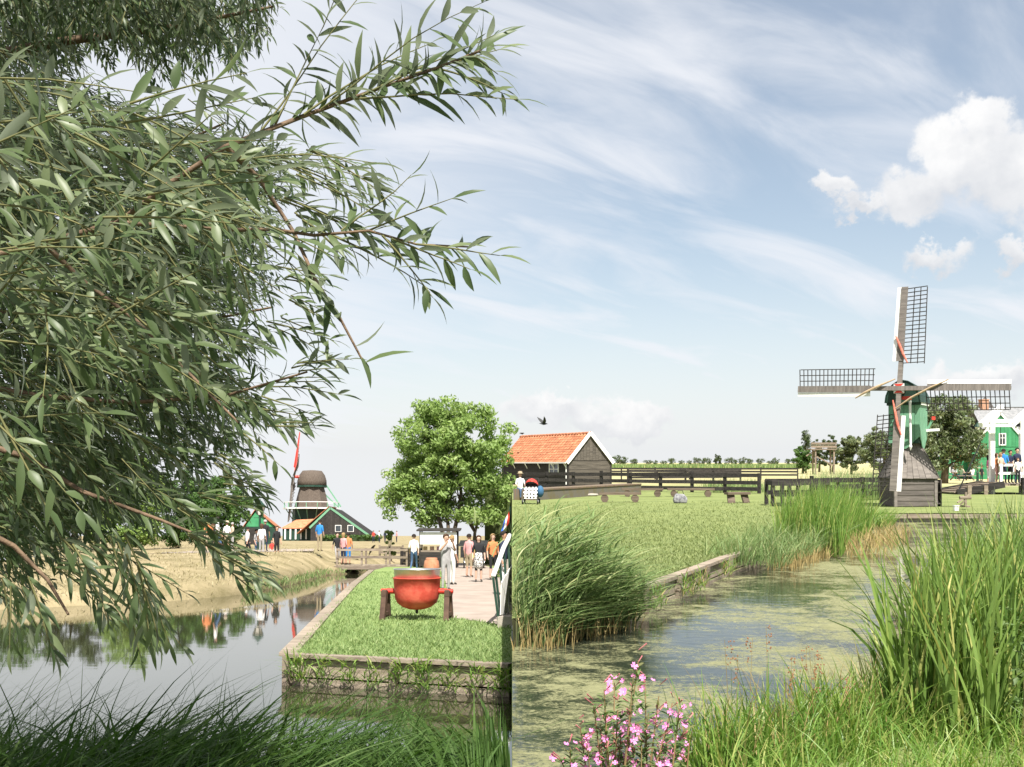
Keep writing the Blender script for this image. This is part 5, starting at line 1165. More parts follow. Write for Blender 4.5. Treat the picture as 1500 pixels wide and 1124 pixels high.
    for k in range(5):
        V, Fq, T = leafset(np.zeros((1, 3)), np.array([[0, 1., 0]]), np.array([[0, 0, 1.]]), np.array([1.]), np.array([.165]), np.array([.1+.2*k])); meshes.append(np_mesh('leaf', V, Fq, mWILLOW, T, smooth=True))
    for i in big:
        y = Vector(d[i]); s = y.cross(Vector(nr[i])).normalized(); z = s.cross(y)
        o = link('leaf', meshes[int(tn[i]*4.99)], t); m = Matrix((( s.x, y.x, z.x, 0), (s.y, y.y, z.y, 0), (s.z, y.z, z.z, 0), (0, 0, 0, 1)))
        o.matrix_basis = Matrix.Translation(pos[i]) @ m @ Matrix.Diagonal((ln[i]*1.0, ln[i], ln[i], 1))
    print('willow leaves', n)
def rv(g): return Vector((g.gauss(0, 1), g.gauss(0, 1), g.gauss(-.3, .6)))
willow()

# ================================================================== grasses, reeds and sedge
def bed(name, label, cat, sets, mats, side=None):
    """sets: list of (material index, blade arrays)"""
    parts = []; mi = []
    for k, a in sets: parts.append(a); mi.append(np.full(len(a[1]), k))
    V, Fq, T = merge(parts)
    o = link(name, np_mesh(name, V, Fq, mats, T, np.concatenate(mi), True), None, side)
    return tag(o, label, cat, None, 'stuff')
U = rng.uniform
def along(line, n, spread, z=0, bias=0):
    L_ = np.array(line, float); seg = np.linalg.norm(np.diff(L_, axis=0), axis=1); cum = np.concatenate([[0], np.cumsum(seg)])
    s = U(0, cum[-1], n); i = np.clip(np.searchsorted(cum, s)-1, 0, len(seg)-1); f = (s-cum[i])/seg[i]
    p = L_[i] + (L_[i+1]-L_[i])*f[:, None]; d = (L_[i+1]-L_[i])/seg[i][:, None]; nr = np.stack([d[:, 1], -d[:, 0]], 1)
    p = p + nr*(np.clip(rng.normal(0, spread, n), -1.5*spread, 1.5*spread)+bias)[:, None]
    return np.concatenate([p, np.full((n, 1), z)], 1)
def lean(n, mx, my, s): return np.stack([rng.normal(mx, s, n), rng.normal(my, s, n)], 1)
# near bank, in the willow's shade
n = 5200; b0 = np.stack([U(-4.6, -.03, n), U(3.3, 6.9, n), np.full(n, -.02)], 1)
hh = U(.55, 1.02, n)*(1+.16*np.sin(b0[:, 0]*2.3))*np.where(b0[:, 1] > 6.2, .8, 1)
keep_ = b0[:, 0] + .95*hh*.65 < .0; keep_ |= (b0[:, 0] < -.05) & (rng.random(n) < .12); l0 = lean(n, .65, -.05, .45); l0[:, 0] = np.where(b0[:, 0]+l0[:, 0]*hh*1.25 > -.01, -np.abs(l0[:, 0])*.5-b0[:, 0]*.0, l0[:, 0])
n2 = 1500; b1 = np.stack([U(-4.6, -.6, n2), U(3.6, 6.8, n2), np.full(n2, -.02)], 1)
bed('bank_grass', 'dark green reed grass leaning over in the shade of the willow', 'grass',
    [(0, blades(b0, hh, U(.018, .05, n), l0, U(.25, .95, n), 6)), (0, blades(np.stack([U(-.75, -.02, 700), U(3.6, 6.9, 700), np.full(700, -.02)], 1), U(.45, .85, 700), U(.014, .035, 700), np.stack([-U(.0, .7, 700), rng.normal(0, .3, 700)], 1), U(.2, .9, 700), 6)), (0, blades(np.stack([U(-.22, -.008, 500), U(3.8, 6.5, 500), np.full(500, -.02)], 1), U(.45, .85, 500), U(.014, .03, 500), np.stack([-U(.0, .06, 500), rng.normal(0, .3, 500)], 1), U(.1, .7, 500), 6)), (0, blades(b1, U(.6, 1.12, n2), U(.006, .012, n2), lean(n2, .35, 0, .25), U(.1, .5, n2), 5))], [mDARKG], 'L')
# reeds on the left end of the ditch
n = 1300; b0 = np.concatenate([np.stack([U(.015, .55, 700), U(11.15, 12.3, 700), np.full(700, -.32)], 1), along([(.3, 11.8), (.8, 12.3), (1.15, 12.8)], 600, .18, -.32, .12)]); b0[:, 0] = np.abs(b0[:, 0])+.015
hh = U(.62, 1.36, n)*np.clip(1.15-b0[:, 0]*.5, .42, 1.1); l0 = lean(n, .22, .0, .18)
n2 = 620; b1 = b0[rng.choice(n, n2)] + rng.normal(0, .06, (n2, 3))*np.array([1, 1, 0]); b1[:, 0] = np.abs(b1[:, 0])+.015; b1[:, 1] -= .12
n3 = 5200; k3 = rng.choice(n, n3); f3 = U(.18, 1., n3); b3 = b0[k3].copy(); b3[:, 2] += hh[k3]*f3; b3[:, :2] += l0[k3]*(hh[k3]*(.45*f3+.55*f3**2.2))[:, None]
bed('reeds', 'tall wind-bent reeds with straw stems at the ditch edging', 'reeds',
    [(0, blades(b0, hh, U(.006, .010, n), l0, U(.0, .2, n), 5)), (1, blades(b1, U(.15, .48, n2), U(.008, .016, n2), lean(n2, .1, 0, .2), U(0, .2, n2), 3)),
     (0, blades(b3, U(.12, .34, n3), U(.014, .030, n3), lean(n3, 1.1, 0, .7), U(.2, .9, n3), 4))], [mREED, mSTRAW])
# fine grass bank between edging and sedge
n = 2600; b0 = along([(3.7, 18.4), (5.3, 21.6), (6.6, 24.0)], n, .45, -.15, .25)
bed('fringe_grass', 'fine pale bank grass hanging over the ditch edge', 'grass', [(0, blades(b0, U(.35, .85, n), U(.008, .016, n), lean(n, .1, -.1, .4), U(.2, .9, n), 4)), (1, blades(along([(4.2, 19.3), (6.9, 24.6)], 700, .2, -.3, .75), U(.2, .45, 700), U(.01, .018, 700), lean(700, .1, 0, .2), U(0, .3, 700), 3))], [mREED, mSTRAW])
# bright sedge clump
n = 3000; b0 = along([(6.0, 21.6), (7.3, 25.0), (8.6, 27.4)], n, .42, -.25, .05)
bed('sedge', 'tall bright green sedge clump left of the small mill', 'sedge', [(0, blades(b0, U(.8, 1.65, n)*np.clip(1.45-.07*(b0[:, 0]-1.5), .7, 1.02), U(.014, .026, n), lean(n, .06, 0, .14), U(0, .45, n), 5)), (1, blades(along([(6.4, 21.8), (9.4, 28.0)], 500, .3, -.3, .7), U(.3, .6, 500), U(.01, .02, 500), lean(500, .1, 0, .3), U(0, .4, 500), 3))], [mSEDGE, mSTRAW])
n = 900; b0 = along([(10.2, 31.0), (11.4, 33.6)], n, .35, -.28, .2)
bed('shore_grass', 'straggling grass at the left foot of the mill quay', 'grass', [(0, blades(b0, U(.3, .8, n), U(.012, .022, n), lean(n, .25, 0, .35), U(.2, .8, n), 4))], [mSEDGE])
n = 1700; b0 = np.stack([U(14.2, 18.2, n), U(46, 53, n), np.zeros(n)], 1)
bed('meadow_reeds', 'pale tall reeds behind the gate pen beside the mill', 'reeds', [(0, blades(b0, U(.9, 1.75, n), U(.015, .03, n), lean(n, .1, 0, .2), U(0, .5, n), 3))], [mREED])
n = 700; b0 = np.stack([U(11, 14.5, n), U(58, 62, n), np.zeros(n)], 1)
bed('fence_weeds', 'pale weeds growing along the black rail fence', 'weeds', [(0, blades(b0, U(.4, 1.0, n), U(.02, .035, n), lean(n, .1, 0, .25), U(0, .5, n), 3))], [mREED])
# cattails and bank growth on the right
n = 1500; b0 = along([(2.35, 6.3), (2.9, 7.0), (3.9, 8.6)], n, .20, -.12, .16)
n1 = 1500; b1 = along([(3.3, 6.7), (4.3, 8.6), (5.7, 11)], n1, .4, -.05, .3)
n2 = 2200; b2 = along([(.95, 5.75), (1.5, 6.0), (2.3, 6.6), (2.9, 7.3)], n2, .16, -.05, .10)
n3 = 3800; b3 = np.stack([U(4.4, 9.5, n3), U(9, 17, n3), np.zeros(n3)], 1); b3 = b3[b3[:, 0] > 4.9+(b3[:, 1]-10.6)*.49-.4]; n3 = len(b3)
tint = np.clip(rng.normal(.42, .22, n), 0, 1); tint[rng.random(n) < .07] = .9
bed('cattails', 'broad upright cattail leaves on the near right bank', 'cattails', [(0, blades(b0, U(.75, 1.62, n), U(.016, .034, n), lean(n, -.05, .02, .17), np.where(U(0, 1, n) < .22, U(.5, 1.0, n), U(0, .35, n)), 6, tint)),
    (0, blades(b1, U(.8, 1.5, n1), U(.014, .028, n1), lean(n1, -.05, 0, .16), U(0, .5, n1), 5))], [mCAT])
bed('bank_sedge', 'tangled yellow-green grass along the near ditch bank', 'grass', [(0, blades(b2, U(.22, .62, n2), U(.006, .015, n2), lean(n2, 0, 0, .28), U(0, .7, n2), 5)), (1, blades(along([(1.0, 5.7), (2.9, 7.2)], 350, .16, -.05, .1), U(.25, .7, 350), U(.004, .009, 350), lean(350, 0, 0, .25), U(0, .5, 350), 4))], [mSEDGE, mSTRAW])
bed('bank_reeds', 'pale feathery reeds on the right bank before the quay', 'reeds', [(0, blades(b3, U(.7, 1.45, n3), U(.010, .022, n3), lean(n3, -.1, 0, .2), U(.1, .7, n3), 4))], [mREED])
n = 5200; b4 = np.stack([U(1.0, 4.6, n), U(4.6, 7.2, n), np.zeros(n)], 1); b4 = b4[b4[:, 0] > 1.2+(b4[:, 1]-5.9)*1.1]; n = len(b4)
bed('verge_grass', 'soft green verge grass around the weathered stake', 'grass', [(0, blades(b4, U(.15, .42, n), U(.005, .011, n), lean(n, 0, 0, .4), U(.1, .9, n), 4))], [mSEDGE])
# leafy weeds right
n = 3800; c = np.stack([U(2.9, 4.4, n), U(5.9, 8.2, n), U(.0, .75, n)], 1)
V, Fq, T = leafset(c, np.stack([rng.normal(0, 1, n), rng.normal(0, 1, n), rng.normal(.1, .5, n)], 1), np.stack([rng.normal(0, .4, n), rng.normal(0, .4, n), np.ones(n)], 1), U(.04, .09, n), U(.014, .03, n), U(0, .8, n))
ns = 160; st = np.stack([U(2.9, 4.4, ns), U(5.9, 8.2, ns), np.zeros(ns)], 1)
w = thing('bank_weeds', 'leafy green weeds among the cattails by the weathered stake', 'weeds', (3.5, 7, 0)); w['kind'] = 'stuff'
o = link('leaves', np_mesh('leaves', V-np.array([3.5, 7, 0]), Fq, mHERB, T), w); tag(o, kind='stuff')
V, Fq, T = blades(st-np.array([3.5, 7, 0]), U(.5, .9, ns), np.full(ns, .006), lean(ns, 0, 0, .1), U(0, .2, ns), 3); tag(link('stems', np_mesh('stems', V, Fq, mHERB, T), w), kind='stuff')
# mown lawns: short blades where they can be told apart
def lawn(name, label, n, fx, ok, mat, side, h):
    P = []
    while len(P) < n:
        p = fx()
        if ok(p): P.append(tuple(p))
    P = np.array(P); V, Fq, T = blades(P, U(*h, n), U(.006, .014, n)*(1+P[:, 1]/30), lean(n, 0, 0, .5), U(0, .8, n), 2)
    tag(link(name, np_mesh(name, V, Fq, mat, T), None, side), label, 'grass', None, 'stuff')
clx = [p[1] for p in CL]; clv = [p[0] for p in CL]
lawn('lawn_grass', 'mown green lawn grass beside the weedy ditch', 46000, lambda: RG(random.uniform(753, 1290), 735+random.random()**.8*170), lambda p: p.x > .02 and p.x < np.interp(p.y, clx, clv)-.08 and p.y < 46, mLAWNB, None, (.03, .085))
lpoly = [(p.x, p.y) for p in lawnL]
lawn('low_lawn_grass', 'bright mown grass of the low lawn around the red kettle', 20000, lambda: LG(random.uniform(428, 748), 838+random.random()*140), lambda p: in_poly(p.x, p.y, lpoly) and not in_poly(p.x, p.y, [(q.x, q.y) for q in FPATH]), mLAWNC, 'L', (.04, .10))
n = 15000; P = np.array([tuple(LG(random.uniform(5, 470), random.uniform(806, 890), .2)) for _ in range(n)]); P[:, 2] = [bankz(x, y) for x, y, _ in P]; P = P[P[:, 2] > -.3]; n = len(P)
V, Fq, T = blades(P, U(.04, .16, n), U(.015, .04, n), lean(n, 0, 0, .7), U(0, .6, n), 2); tag(link('dry_bank_grass', np_mesh('dry_bank_grass', V, Fq, LEAF('dry_blade', (.24, .21, .10), (.36, .31, .18), (.42, .37, .24), .2, .8), T), None, 'L'), 'straw coloured dry grass on the far canal bank', 'grass', None, 'stuff')
wlp = [(p.x, p.y+.15) for p in wl[4:]]; n = 1100; b0 = along(wlp, n, .16, WL+.02, 0); b0[:, 2] = np.maximum(WL, -.3+U(-.1, .15, n))
bed('shore_fringe', 'thin green fringe of shore grass along the dry far bank', 'grass', [(0, blades(b0, U(.10, .40, n), U(.02, .045, n), lean(n, .1, 0, .4), U(.1, .8, n), 3))], [mREED], 'L')
# weeds hanging on the two timber edgings
P = []
for c in np.linspace(.06, .97, 9): P += [tuple(pA.lerp(pB, c+rng.normal(0, .022)) + Vector((0, -.16-.1*random.random(), -.35+.33*random.random()))) for _ in range(60 if int(c*10) % 3 else 110)]
P = np.array(P); n = len(P); bed('edging_weeds', 'green weeds sprouting from the timber edging of the low lawn', 'weeds', [(0, blades(P, U(.08, .28, n), U(.01, .025, n), lean(n, 0, -.3, .8), U(.3, 1, n), 3))], [mSEDGE], 'L')
b0 = np.concatenate([along([(x, y), (x+.15, y+.3)], 60, .06, -.28, .16) for x, y in ((1.7, 13.8), (2.3, 15.1), (2.6, 15.8), (3.3, 17.3), (1.3, 13.0))]); b0[:, 2] += U(0, .25, len(b0)); n = len(b0)
bed('ditch_weeds', 'ochre and green weeds growing out of the ditch edging', 'weeds', [(0, blades(b0, U(.08, .3, n), U(.008, .02, n), lean(n, .2, -.2, .6), U(.2, 1, n), 3)), (1, blades(b0[::3]+.02, U(.08, .25, len(b0[::3])), U(.008, .015, len(b0[::3])), lean(len(b0[::3]), 0, 0, .5), U(.2, .8, len(b0[::3])), 3))], [mSEDGE, mSTRAW])

# ================================================================== willowherb in flower
def willowherb():
    g = random.Random(5); Y = 3.7; c = RP(915, 1000, Y); t = thing('willowherb', 'bushy pink flowering willowherb on the near bank', 'flower', (c.x, Y, 0))
    pm = M('petal', (.58, .13, .38), (.72, .28, .54), 60, .6); cm = M('stigma', (.8, .75, .55), None, 5, .6)
    fl = MB()
    for k in range(4):
        a = k*math.pi/2; ca, sa = math.cos(a), math.sin(a); R2 = lambda x, y, z: (x*ca-y*sa, x*sa+y*ca, z)
        fl.add([R2(0, 0, 0), R2(.5, -.34, .22), R2(.95, -.36, .36), R2(.82, 0, .27), R2(.95, .36, .36), R2(.5, .34, .22)], [(0, 1, 2, 3), (0, 3, 4, 5)])
    fl.add([(-.1, -.1, .05), (.1, -.1, .05), (.1, .1, .05), (-.1, .1, .05), (0, 0, .35)], [(0, 1, 4), (1, 2, 4), (2, 3, 4), (3, 0, 4)], 1)
    fme = fl.mesh('flower', [pm, cm]); stems = MB(); L = []; buds = MB()
    tops = [(px, py) for px, py in ((935, 968), (928, 990), (945, 1005), (900, 1000), (985, 1030), (995, 1040), (965, 1020), (885, 1010), (870, 1035), (1005, 1060), (880, 1060), (905, 1040), (950, 1045), (925, 1030), (1010, 1085), (850, 1065), (835, 1095), (975, 1070), (910, 1075), (940, 1080), (860, 1090), (890, 1095), (990, 1095), (915, 1110), (955, 1108), (820, 1110))]
    for (px, py) in tops:
        e = RP(px, py, Y+g.uniform(-.2, .2)) - Vector((c.x, Y, 0)); b = Vector((e.x*.35+g.gauss(0, .04), e.y*.4, 0))
        pts = [b, b.lerp(e, .5)+Vector((g.gauss(0, .02), g.gauss(0, .02), .05)), e]
        stems.tube(pts, [.005, .004, .002], 5)
        for k in range(75):
            f = g.uniform(.25, .98); q = b.lerp(e, f); a = g.uniform(0, 6.28); L.append((q, Vector((math.cos(a), math.sin(a), g.uniform(.2, .9))), g.uniform(.025, .055)))
        for k in range(g.randint(5, 9)):
            f = g.uniform(.62, 1.02); a = g.uniform(0, 6.28); q = b.lerp(e, f) + Vector((math.cos(a), math.sin(a), .3))*g.uniform(.015, .05)
            s = g.uniform(.008, .018); o = link('flower', fme, t); o.location = q; o.rotation_euler = (g.uniform(.3, 1.7), g.uniform(-.5, .5), g.uniform(-1.0, 1.0)); o.scale = (s, s, s)
        for k in range(10):
            f = g.uniform(.6, 1.05); a = g.uniform(0, 6.28); q = b.lerp(e, f); q2 = q + Vector((math.cos(a), math.sin(a), .8))*g.uniform(.015, .035); buds.tube([q, q2], [.0012, .0028], 4)
    stems.build('stems', M('herb_stem', (.14, .13, .05), (.26, .15, .08), 9, .8), t); tag(buds.build('buds', M('bud', (.28, .07, .09), (.42, .16, .16), 9, .7), t), kind='stuff')
    n = len(L); V, Fq, T = leafset(np.array([tuple(a) for a, _, _ in L]), np.array([tuple(b) for _, b, _ in L]), np.tile([[.1, -.2, 1.]], (n, 1)), np.array([l for _, _, l in L]), np.array([l*.24 for _, _, l in L]), U(0, .9, n))
    tag(link('leaves', np_mesh('leaves', V, Fq, mHERB, T), t), kind='stuff')
willowherb()
def sorrel():
    g = random.Random(9); t = thing('sorrel', 'rusty seed heads of sorrel among the near bank grass', 'plant', (1.25, 5.9, 0)); s = MB(); h = MB()
    for k in range(11):
        x = g.uniform(.0, .75); y = g.uniform(-.25, .5)+x*.4; z = g.uniform(.42, .72); s.tube([(x, y, -.02), (x+g.gauss(0, .03), y, z)], [.0025, .0015], 4)
        for j in range(14): zz = z-g.uniform(0, .16); h.ball((x+g.gauss(0, .012), y+g.gauss(0, .012), zz), (.005, .005, .006), 5, 3)
    s.build('stems', mSTRAW, t); tag(h.build('seed_heads', M('rust_seed', (.20, .09, .045), (.30, .15, .08), 20, .9), t), kind='stuff')
sorrel()
# ================================================================== people
J0 = {'pelvis': ((0, 0, .95), .135), 'waist': ((0, 0, 1.09), .12), 'chest': ((0, 0, 1.30), .15), 'collar': ((0, .01, 1.45), .085), 'neck': ((0, .0, 1.51), .05), 'jaw': ((0, -.015, 1.575), .066), 'brow': ((0, -.005, 1.655), .094), 'crown': ((0, .0, 1.73), .06)}
for s, q in ((-1, 'L'), (1, 'R')):
    J0.update({'sh'+q: ((s*.165, 0, 1.41), .058), 'el'+q: ((s*.225, .03, 1.14), .042), 'wr'+q: ((s*.235, -.05, .91), .028), 'ha'+q: ((s*.235, -.075, .84), .032),
               'hp'+q: ((s*.085, 0, .88), .088), 'kn'+q: ((s*.095, -.015, .49), .056), 'an'+q: ((s*.10, .02, .09), .038), 'to'+q: ((s*.115, -.13, .035), .033)})
BN = [('pelvis', 'waist', 0), ('waist', 'chest', 0), ('chest', 'collar', 0), ('collar', 'neck', 2), ('neck', 'jaw', 2), ('jaw', 'brow', 2), ('brow', 'crown', 2)]
for q in 'LR': BN += [('chest', 'sh'+q, 0), ('sh'+q, 'el'+q, 0), ('el'+q, 'wr'+q, 2), ('wr'+q, 'ha'+q, 2), ('pelvis', 'hp'+q, 1), ('hp'+q, 'kn'+q, 1), ('kn'+q, 'an'+q, 3), ('an'+q, 'to'+q, 4)]
POSES = {'stand': {}, 
 'walk': {'knL': ((-.095, -.16, .51), .056), 'anL': ((-.10, -.22, .10), .038), 'toL': ((-.11, -.37, .06), .033), 'knR': ((.095, -.02, .49), .056), 'anR': ((.10, .24, .12), .038), 'toR': ((.11, .12, .035), .033), 'wrL': ((-.24, .10, .93), .028), 'haL': ((-.24, .12, .86), .032), 'wrR': ((.24, -.16, .95), .028), 'haR': ((.24, -.21, .89), .032)},
 'photo': {'elL': ((-.27, -.12, 1.24), .042), 'wrL': ((-.10, -.28, 1.50), .028), 'haL': ((-.06, -.29, 1.57), .032), 'elR': ((.27, -.12, 1.24), .042), 'wrR': ((.10, -.28, 1.50), .028), 'haR': ((.06, -.29, 1.57), .032)},
 'folded': {'elL': ((-.26, -.02, 1.15), .042), 'wrL': ((-.05, -.21, 1.16), .028), 'haL': ((.03, -.22, 1.18), .032), 'elR': ((.26, -.02, 1.15), .042), 'wrR': ((.06, -.24, 1.13), .028), 'haR': ((-.02, -.25, 1.15), .032)},
 'rail': {'elL': ((-.25, -.14, 1.17), .042), 'wrL': ((-.22, -.36, 1.08), .028), 'haL': ((-.21, -.43, 1.07), .032), 'elR': ((.25, -.14, 1.17), .042), 'wrR': ((.22, -.36, 1.08), .028), 'haR': ((.21, -.43, 1.07), .032)}}
sit = {k: ((v[0][0], v[0][1], v[0][2]-.46), v[1]) for k, v in J0.items()}
for s, q in ((-1, 'L'), (1, 'R')): sit.update({'hp'+q: ((s*.09, -.03, .46), .09), 'kn'+q: ((s*.11, -.44, .47), .058), 'an'+q: ((s*.11, -.42, .09), .038), 'to'+q: ((s*.12, -.57, .035), .033), 'el'+q: ((s*.23, -.06, .72), .042), 'wr'+q: ((s*.16, -.28, .60), .028), 'ha'+q: ((s*.14, -.35, .585), .032)})
POSES['sit'] = sit
PM = {}; HEADZ = {}
def person_mesh(pose):
    if pose in PM: return PM[pose]
    J = dict(J0); J.update(POSES[pose]); names = list(J); ix = {k: i for i, k in enumerate(names)}
    me = bpy.data.meshes.new('skeleton'); me.from_pydata([J[k][0] for k in names], [(ix[a], ix[b]) for a, b, _ in BN], [])
    o = bpy.data.objects.new('skeleton', me); COL.objects.link(o)
    sk = o.modifiers.new('skin', 'SKIN'); sk.use_smooth_shade = True
    for i, k in enumerate(names):
        r = J[k][1]; v = me.skin_vertices[0].data[i]; v.radius = (r*1.12, r*.80) if k in ('chest', 'waist', 'pelvis') else (r, r); v.use_root = (k == 'pelvis')
    su = o.modifiers.new('sub', 'SUBSURF'); su.levels = 1; su.render_levels = 1
    dg = bpy.context.evaluated_depsgraph_get(); dg.update()
    m2 = bpy.data.meshes.new_from_object(o.evaluated_get(dg)); bpy.data.objects.remove(o)
    b = MB(); vs = [v.co.copy() for v in m2.vertices]; b.v = [tuple(v) for v in vs]
    seg = [(Vector(J[a][0]), Vector(J[c][0]), m, min(J[a][1], J[c][1])) for a, c, m in BN]
    for p in m2.polygons:
        c = p.center; best = 9; bm = 0
        for a, d, m, r in seg:
            e = d-a; t = max(0, min(1, (c-a).dot(e)/e.length_squared)); ds = (c-a-e*t).length-r*.6
            if ds < best: best = ds; bm = m
        b.f.append(tuple(p.vertices)); b.m.append(bm)
    for s, q in ((-1, 'L'), (1, 'R')):          # five fingers
        w = Vector(J['wr'+q][0]); h = Vector(J['ha'+q][0]); d = (h-w).normalized(); x = d.cross(Vector((s*1., .15, .3))).normalized(); cu = d.cross(x).normalized()
        for k, ln in enumerate((.062, .072, .068, .052)):
            o_ = h + x*((k-1.5)*.016) + d*.012; b.tube([o_, o_+d*ln*.6+cu*.006, o_+d*ln+cu*.022], [.0085, .008, .006], 5, 2)
        o_ = h - d*.02 - x*.026; b.tube([o_, o_-x*.022+d*.025, o_-x*.022+d*.052+cu*.01], [.010, .009, .006], 5, 2)
    br = Vector(J['brow'][0]); jw = Vector(J['jaw'][0])       # nose, ears, eyes, mouth
    f = br + Vector((0, -.088, -.03)); b.add([f+Vector((-.012, .01, .028)), f+Vector((.012, .01, .028)), f+Vector((.018, .008, -.022)), f+Vector((-.018, .008, -.022)), f+Vector((0, -.026, -.018))], [(0, 1, 4), (1, 2, 4), (2, 3, 4), (3, 0, 4)], 2)
    for s in (-1, 1):
        b.ball(br+Vector((s*.088, .012, -.03)), (.012, .022, .032), 6, 4, 2); b.ball(br+Vector((s*.034, -.080, -.004)), (.013, .008, .008), 6, 4, 5)
    b.ball(jw+Vector((0, -.058, -.004)), (.024, .008, .007), 6, 4, 6)
    PM[pose] = b.mesh('person', [], True); HEADZ[pose] = br
    for k in range(7): PM[pose].materials.append(None)
    return PM[pose]
def cm(name, c): 
    return bpy.data.materials.get(name) or M(name, tuple(v*.85 for v in c), c, 12, .85)
CLO = {'white': (.72, .71, .69), 'black': (.02, .02, .022), 'navy': (.02, .028, .06), 'blue': (.03, .20, .50), 'jeans': (.06, .11, .20), 'grey': (.34, .33, .33), 'red': (.50, .05, .04), 'pink': (.60, .30, .30), 'khaki': (.32, .26, .17), 'green': (.10, .16, .09), 'orange': (.55, .20, .08), 'plum': (.16, .04, .08), 'teal': (.05, .26, .30), 'beige': (.48, .40, .30)}
SKIN = [(.50, .30, .21), (.42, .24, .16), (.56, .36, .27)]; HAIR = {'dark': (.018, .012, .01), 'brown': (.08, .045, .025), 'fair': (.30, .20, .09), 'grey': (.32, .31, .30)}
hairM = {}
def hair_mesh(kind):
    if kind in hairM: return hairM[kind]
    b = MB(); n = 14; k = 7; rows = 7 if kind == 'short' else 11
    for i in range(rows+1):
        if i <= 7:
            a = math.pi/2*(1-i/7*1.12); r, z = .108*math.cos(a), .112*math.sin(a)+.01
        else: r, z = .112-.012*(i-7), -.02-.05*(i-7)
        for j in range(n):
            th = 2*math.pi*j/n; fr = max(0, -math.sin(th)); zz = z + (fr**2*.10*(i/7)**2 if i > 2 else 0) ; rr = r*(1 - .12*fr*(i > 4))
            b.v.append((rr*math.cos(th), rr*math.sin(th)+.012, max(zz, z)))
    for i in range(rows):
        for j in range(n):
            th = 2*math.pi*(j+.5)/n
            if i >= 6 and math.sin(th) < -.35: continue
            b.f.append((i*n+j, i*n+(j+1) % n, (i+1)*n+(j+1) % n, (i+1)*n+j)); b.m.append(0)
    hairM[kind] = b.mesh('hair', [], True); hairM[kind].materials.append(None); return hairM[kind]
hatM = MB().lathe([(.17, .035), (.175, .045), (.108, .055), (.105, .12), (.07, .15), (.005, .155)], 14).mesh('hat', [], True); hatM.materials.append(None)
skirtM = MB().lathe([(.13, .50), (.20, .62), (.17, .95), (.135, 1.10), (.12, 1.12)][::-1], 14).mesh('dress', [], True); skirtM.materials.append(None)
pk = [0]
def person(loc, rz, label, top, legs, h=1.72, pose='stand', hair='dark', hk='short', bare=False, hat=None, dress=None, side=None, group=None, pack=None):
    me = person_mesh(pose); o = link('person', me, None, side); tag(o, label, 'person', group); pk[0] += 1
    o.location = loc; o.rotation_euler = (0, 0, rz); k = h/1.76; o.scale = (k, k, k)
    skin = cm('skin%d' % (pk[0] % 3), SKIN[pk[0] % 3]); lg = cm('cloth_'+legs, CLO[legs])
    for i, m in enumerate((cm('cloth_'+top, CLO[top]), lg, skin, skin if bare else lg, cm('shoe', (.05, .045, .04)), cm('eye', (.02, .015, .012)), cm('lip', (.40, .16, .13)))):
        o.material_slots[i].link = 'OBJECT'; o.material_slots[i].material = m
    c = HEADZ[pose]; ho = link('hair', hair_mesh(hk), o); ho.location = c; ho.material_slots[0].link = 'OBJECT'; ho.material_slots[0].material = cm('hair_'+hair, HAIR[hair])
    if hat: x = link('hat', hatM, o); x.location = c+Vector((0, 0, .01)); x.material_slots[0].link = 'OBJECT'; x.material_slots[0].material = cm('cloth_'+hat, CLO[hat])
    if dress: x = link('dress', skirtM, o); x.material_slots[0].link = 'OBJECT'; x.material_slots[0].material = dress
    if pack: b = MB().ball((0, .17, 1.25), (.14, .10, .20), 10, 7); x = b.build('backpack', cm('cloth_'+pack, CLO[pack]), o, True)
    return o
mPRINT = M('print_cloth', (.03, .03, .03), (.70, .68, .65), 22, .85, lo=.46, hi=.52)
def gl(px, py): 
    """left-hand place: a spot on the dike or the plain under a pixel"""
    p = LG(px, py, .4)
    for _ in range(8): z = bankz(p.x, p.y) if p.x < -8.3 else 0.; p = LG(px, py, z)
    return p
def LPn(px, py, rz, label, *a, dike=True, **k): person(tuple(gl(px, py) if dike else LG(px, py, 0)), rz, label, *a, side='L', **k)
LPn(296, 806, 2.6, 'person in white shirt and navy trousers first in the dike crowd', 'white', 'navy')
LPn(305, 809, .6, 'person in orange top with bare legs in the dike crowd', 'orange', 'khaki', bare=True, hair='fair')
LPn(312, 806, 3.0, 'person in black clothes standing in the dike crowd', 'black', 'black', hair='brown')
LPn(318, 812, 1.9, 'person in white top and blue jeans walking by the dike crowd', 'white', 'jeans', pose='walk')
LPn(324, 805, .2, 'person in pink top and dark trousers in the dike crowd', 'pink', 'black', hair='fair', hk='long')
LPn(332, 806, 2.9, 'person in white shirt and khaki shorts at the crowd edge', 'white', 'khaki', bare=True, hat='beige')
LPn(340, 805, 2.2, 'person in beige top and grey trousers last in the dike crowd', 'beige', 'grey', hair='grey')
LPn(362, 817, 2.2, 'person in white shirt and black trousers walking below the lantern', 'white', 'black', pose='walk')
LPn(375, 818, 1.4, 'person in grey top and jeans below the dike lantern', 'grey', 'jeans')
LPn(383, 815, 2.9, 'person in white top and grey trousers below the dike lantern', 'white', 'grey', hk='long', hair='brown')
LPn(398, 821, .3, 'child in red shirt walking on the dry bank path', 'red', 'white', h=1.2, pose='walk', hair='fair')
LPn(405, 819, .8, 'person in black top with bare legs beside the child in red', 'black', 'black', bare=True, hair='brown', hk='long')
LPn(388, 808, 3.1, 'person in black jacket standing near the small cottage', 'black', 'navy', hair='grey')
LPn(468, 808, 2.8, 'person in blue shirt on the path before the footbridge', 'blue', 'khaki')
LPn(475, 812, .4, 'person in red top and white skirt before the footbridge', 'red', 'white', hair='fair', hk='long')
LPn(484, 812, 2.4, 'person in white shirt and jeans before the footbridge', 'white', 'jeans')
